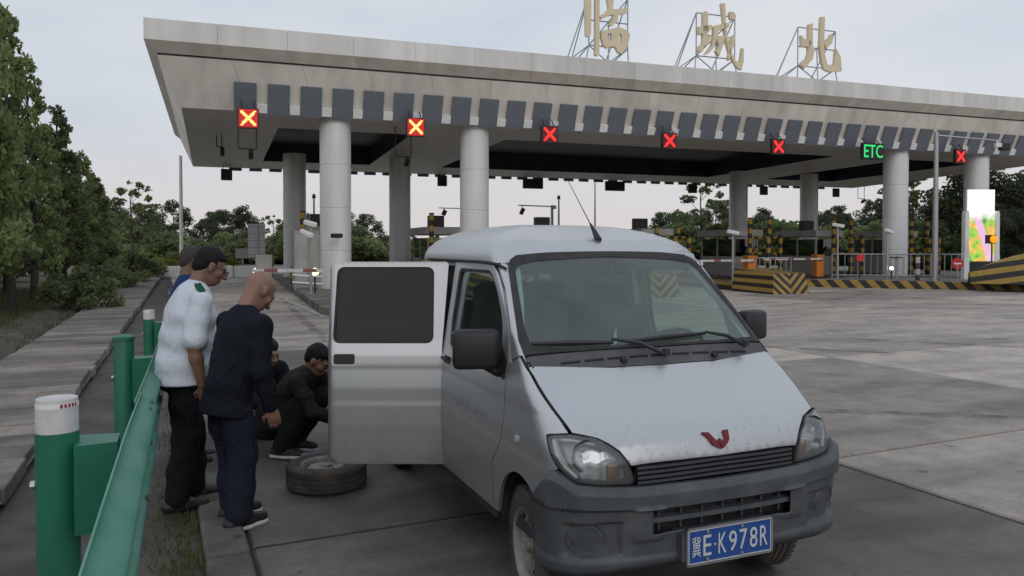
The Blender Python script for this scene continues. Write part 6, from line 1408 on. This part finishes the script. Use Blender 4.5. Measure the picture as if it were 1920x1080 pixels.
def stand(h=1.70, lean=.2, pitch=.5, head_fwd=.06, arms=None, feet=None, yaw=0, bulk=1.0, hip_back=.0):
    k = h / 1.70; hz = .90 * k; p = np.array([0, -hip_back, hz]); L_ = .53 * k; d = np.array([0, math.sin(lean), math.cos(lean)]); nb = p + d * L_
    J = dict(pelvis=p, neck=nb, head=nb + np.array([0, head_fwd + math.sin(lean) * .12, .165 * k * math.cos(lean * .6)]), head_pitch=pitch, head_yaw=yaw, bulk=bulk)
    for s, sd in (('l', -1), ('r', 1)):
        sh = nb + np.array([sd * .185 * k * bulk ** .5, 0, -.055]) ; J['sh_' + s] = sh
        e, w = (arms or {}).get(s, ((sd * .05, .02, -.29), (sd * .03, .12, -.53))); J['el_' + s] = sh + np.array(e) * k; J['wr_' + s] = sh + np.array(w) * k
        fx, fy = (feet or {}).get(s, (sd * .10, 0)); J['hip_' + s] = p + np.array([sd * .085, 0, -.03]); J['an_' + s] = np.array([fx, fy, .085]); J['kn_' + s] = (J['hip_' + s] + J['an_' + s]) / 2 + np.array([sd * .01, .035, .01])
    return J
def face(dx, dy): return math.atan2(dy, dx) - math.pi / 2
figure('person', 'man in white short-sleeved shirt with green shoulder tabs and glasses, standing by the guard rail', (-2.19, 5.12, 0), face(.84, .54),
       stand(1.71, .15, .5, .09, dict(r=((.07, -.06, -.28), (.06, -.01, -.53)), l=((-.06, .05, -.28), (.0, .2, -.5))), dict(r=(.12, -.06), l=(-.11, .08)), bulk=1.42), ('c_white', 'c_black', 'shoe'), 'hair', 'skin2', None, True, .83, 'short', epaulette=True)
figure('person', 'bald man in dark navy jacket and trousers, stooping to look at the wheel', (-1.73, 4.76, 0), face(.62, .78),
       dict(stand(1.56, .24, .85, .09, dict(r=((.05, -.03, -.29), (.04, .05, -.55)), l=((-.05, .0, -.29), (-.02, .1, -.54))), dict(r=(.09, -.02), l=(-.11, .07)), bulk=1.12, hip_back=.03), hem=(0, -.05, .72)), ('c_navy', 'c_navy2', 'shoe'), None, 'skin', soles=True)
figure('person', 'grey-haired man in blue jacket, half hidden behind the man in white', (-2.60, 6.1, 0), face(.88, .47), stand(1.72, .06, .35, .05, feet=dict(r=(.1, 0), l=(-.1, .05)), bulk=1.1), ('c_blue', 'c_black', 'shoe'), 'hairg', 'skin2', 'buzz')
def squat(neck=(0, .22, .68), head=(0, .315, .80), pitch=.6, yaw=0, bulk=1.2):
    J = dict(pelvis=(0, -.14, .27), neck=neck, head=head, head_pitch=pitch, head_yaw=yaw, bulk=bulk, hem=(0, -.17, .24))
    for s, sd in (('l', -1), ('r', 1)):
        sh = np.array(neck) + np.array([sd * .185, -.0, -.05]); J['sh_' + s] = sh; J['el_' + s] = sh + np.array([sd * .05, .16, -.21]); J['wr_' + s] = sh + np.array([-sd * .03, .38, -.27])
        J['hip_' + s] = np.array([sd * .09, -.12, .25]); J['kn_' + s] = np.array([sd * .16, .26, .47]); J['an_' + s] = np.array([sd * .12, .04, .10]); J['hd_' + s] = (0, .9, -.4); J['hn_' + s] = (-sd * .8, 0, -.5)
    return J
figure('person', 'squatting man in dark brown coat beside the open van door', (-1.89, 6.38, 0), face(.95, -.2), squat(), ('c_brown', 'c_dgreen', 'shoeb'), 'hair', 'skin2', soles=True, res=.009)
figure('person', 'dark-haired man crouching behind the bald man, only his head showing', (-2.36, 7.0, 0), face(.8, -.6), squat((0, .16, .66), (0, .25, .79), .35), ('c_navy', 'c_black', 'shoe'), 'hair', 'skin2', res=.009)
# cloth bundle by the spare wheel
cb2 = SDF(.05); r_ = np.random.default_rng(2)
for i in range(9): cb2.ell((r_.normal() * .07, r_.normal() * .05, .05 + .05 * r_.random()), (.07 + .03 * r_.random(), .06, .05), None, .04)
cb2.cut((0, 0, .004), (0, 0, -1)); o = cb2.build('cloth_bundle', fab('grey_cloth', (.17, .18, .2), (.11, .115, .13)), None, .012, .006, 5, 1.2); o.location = (-1.50, 5.98, 0); tag(o, 'crumpled grey cloth on the ground beside the open van door', 'cloth')
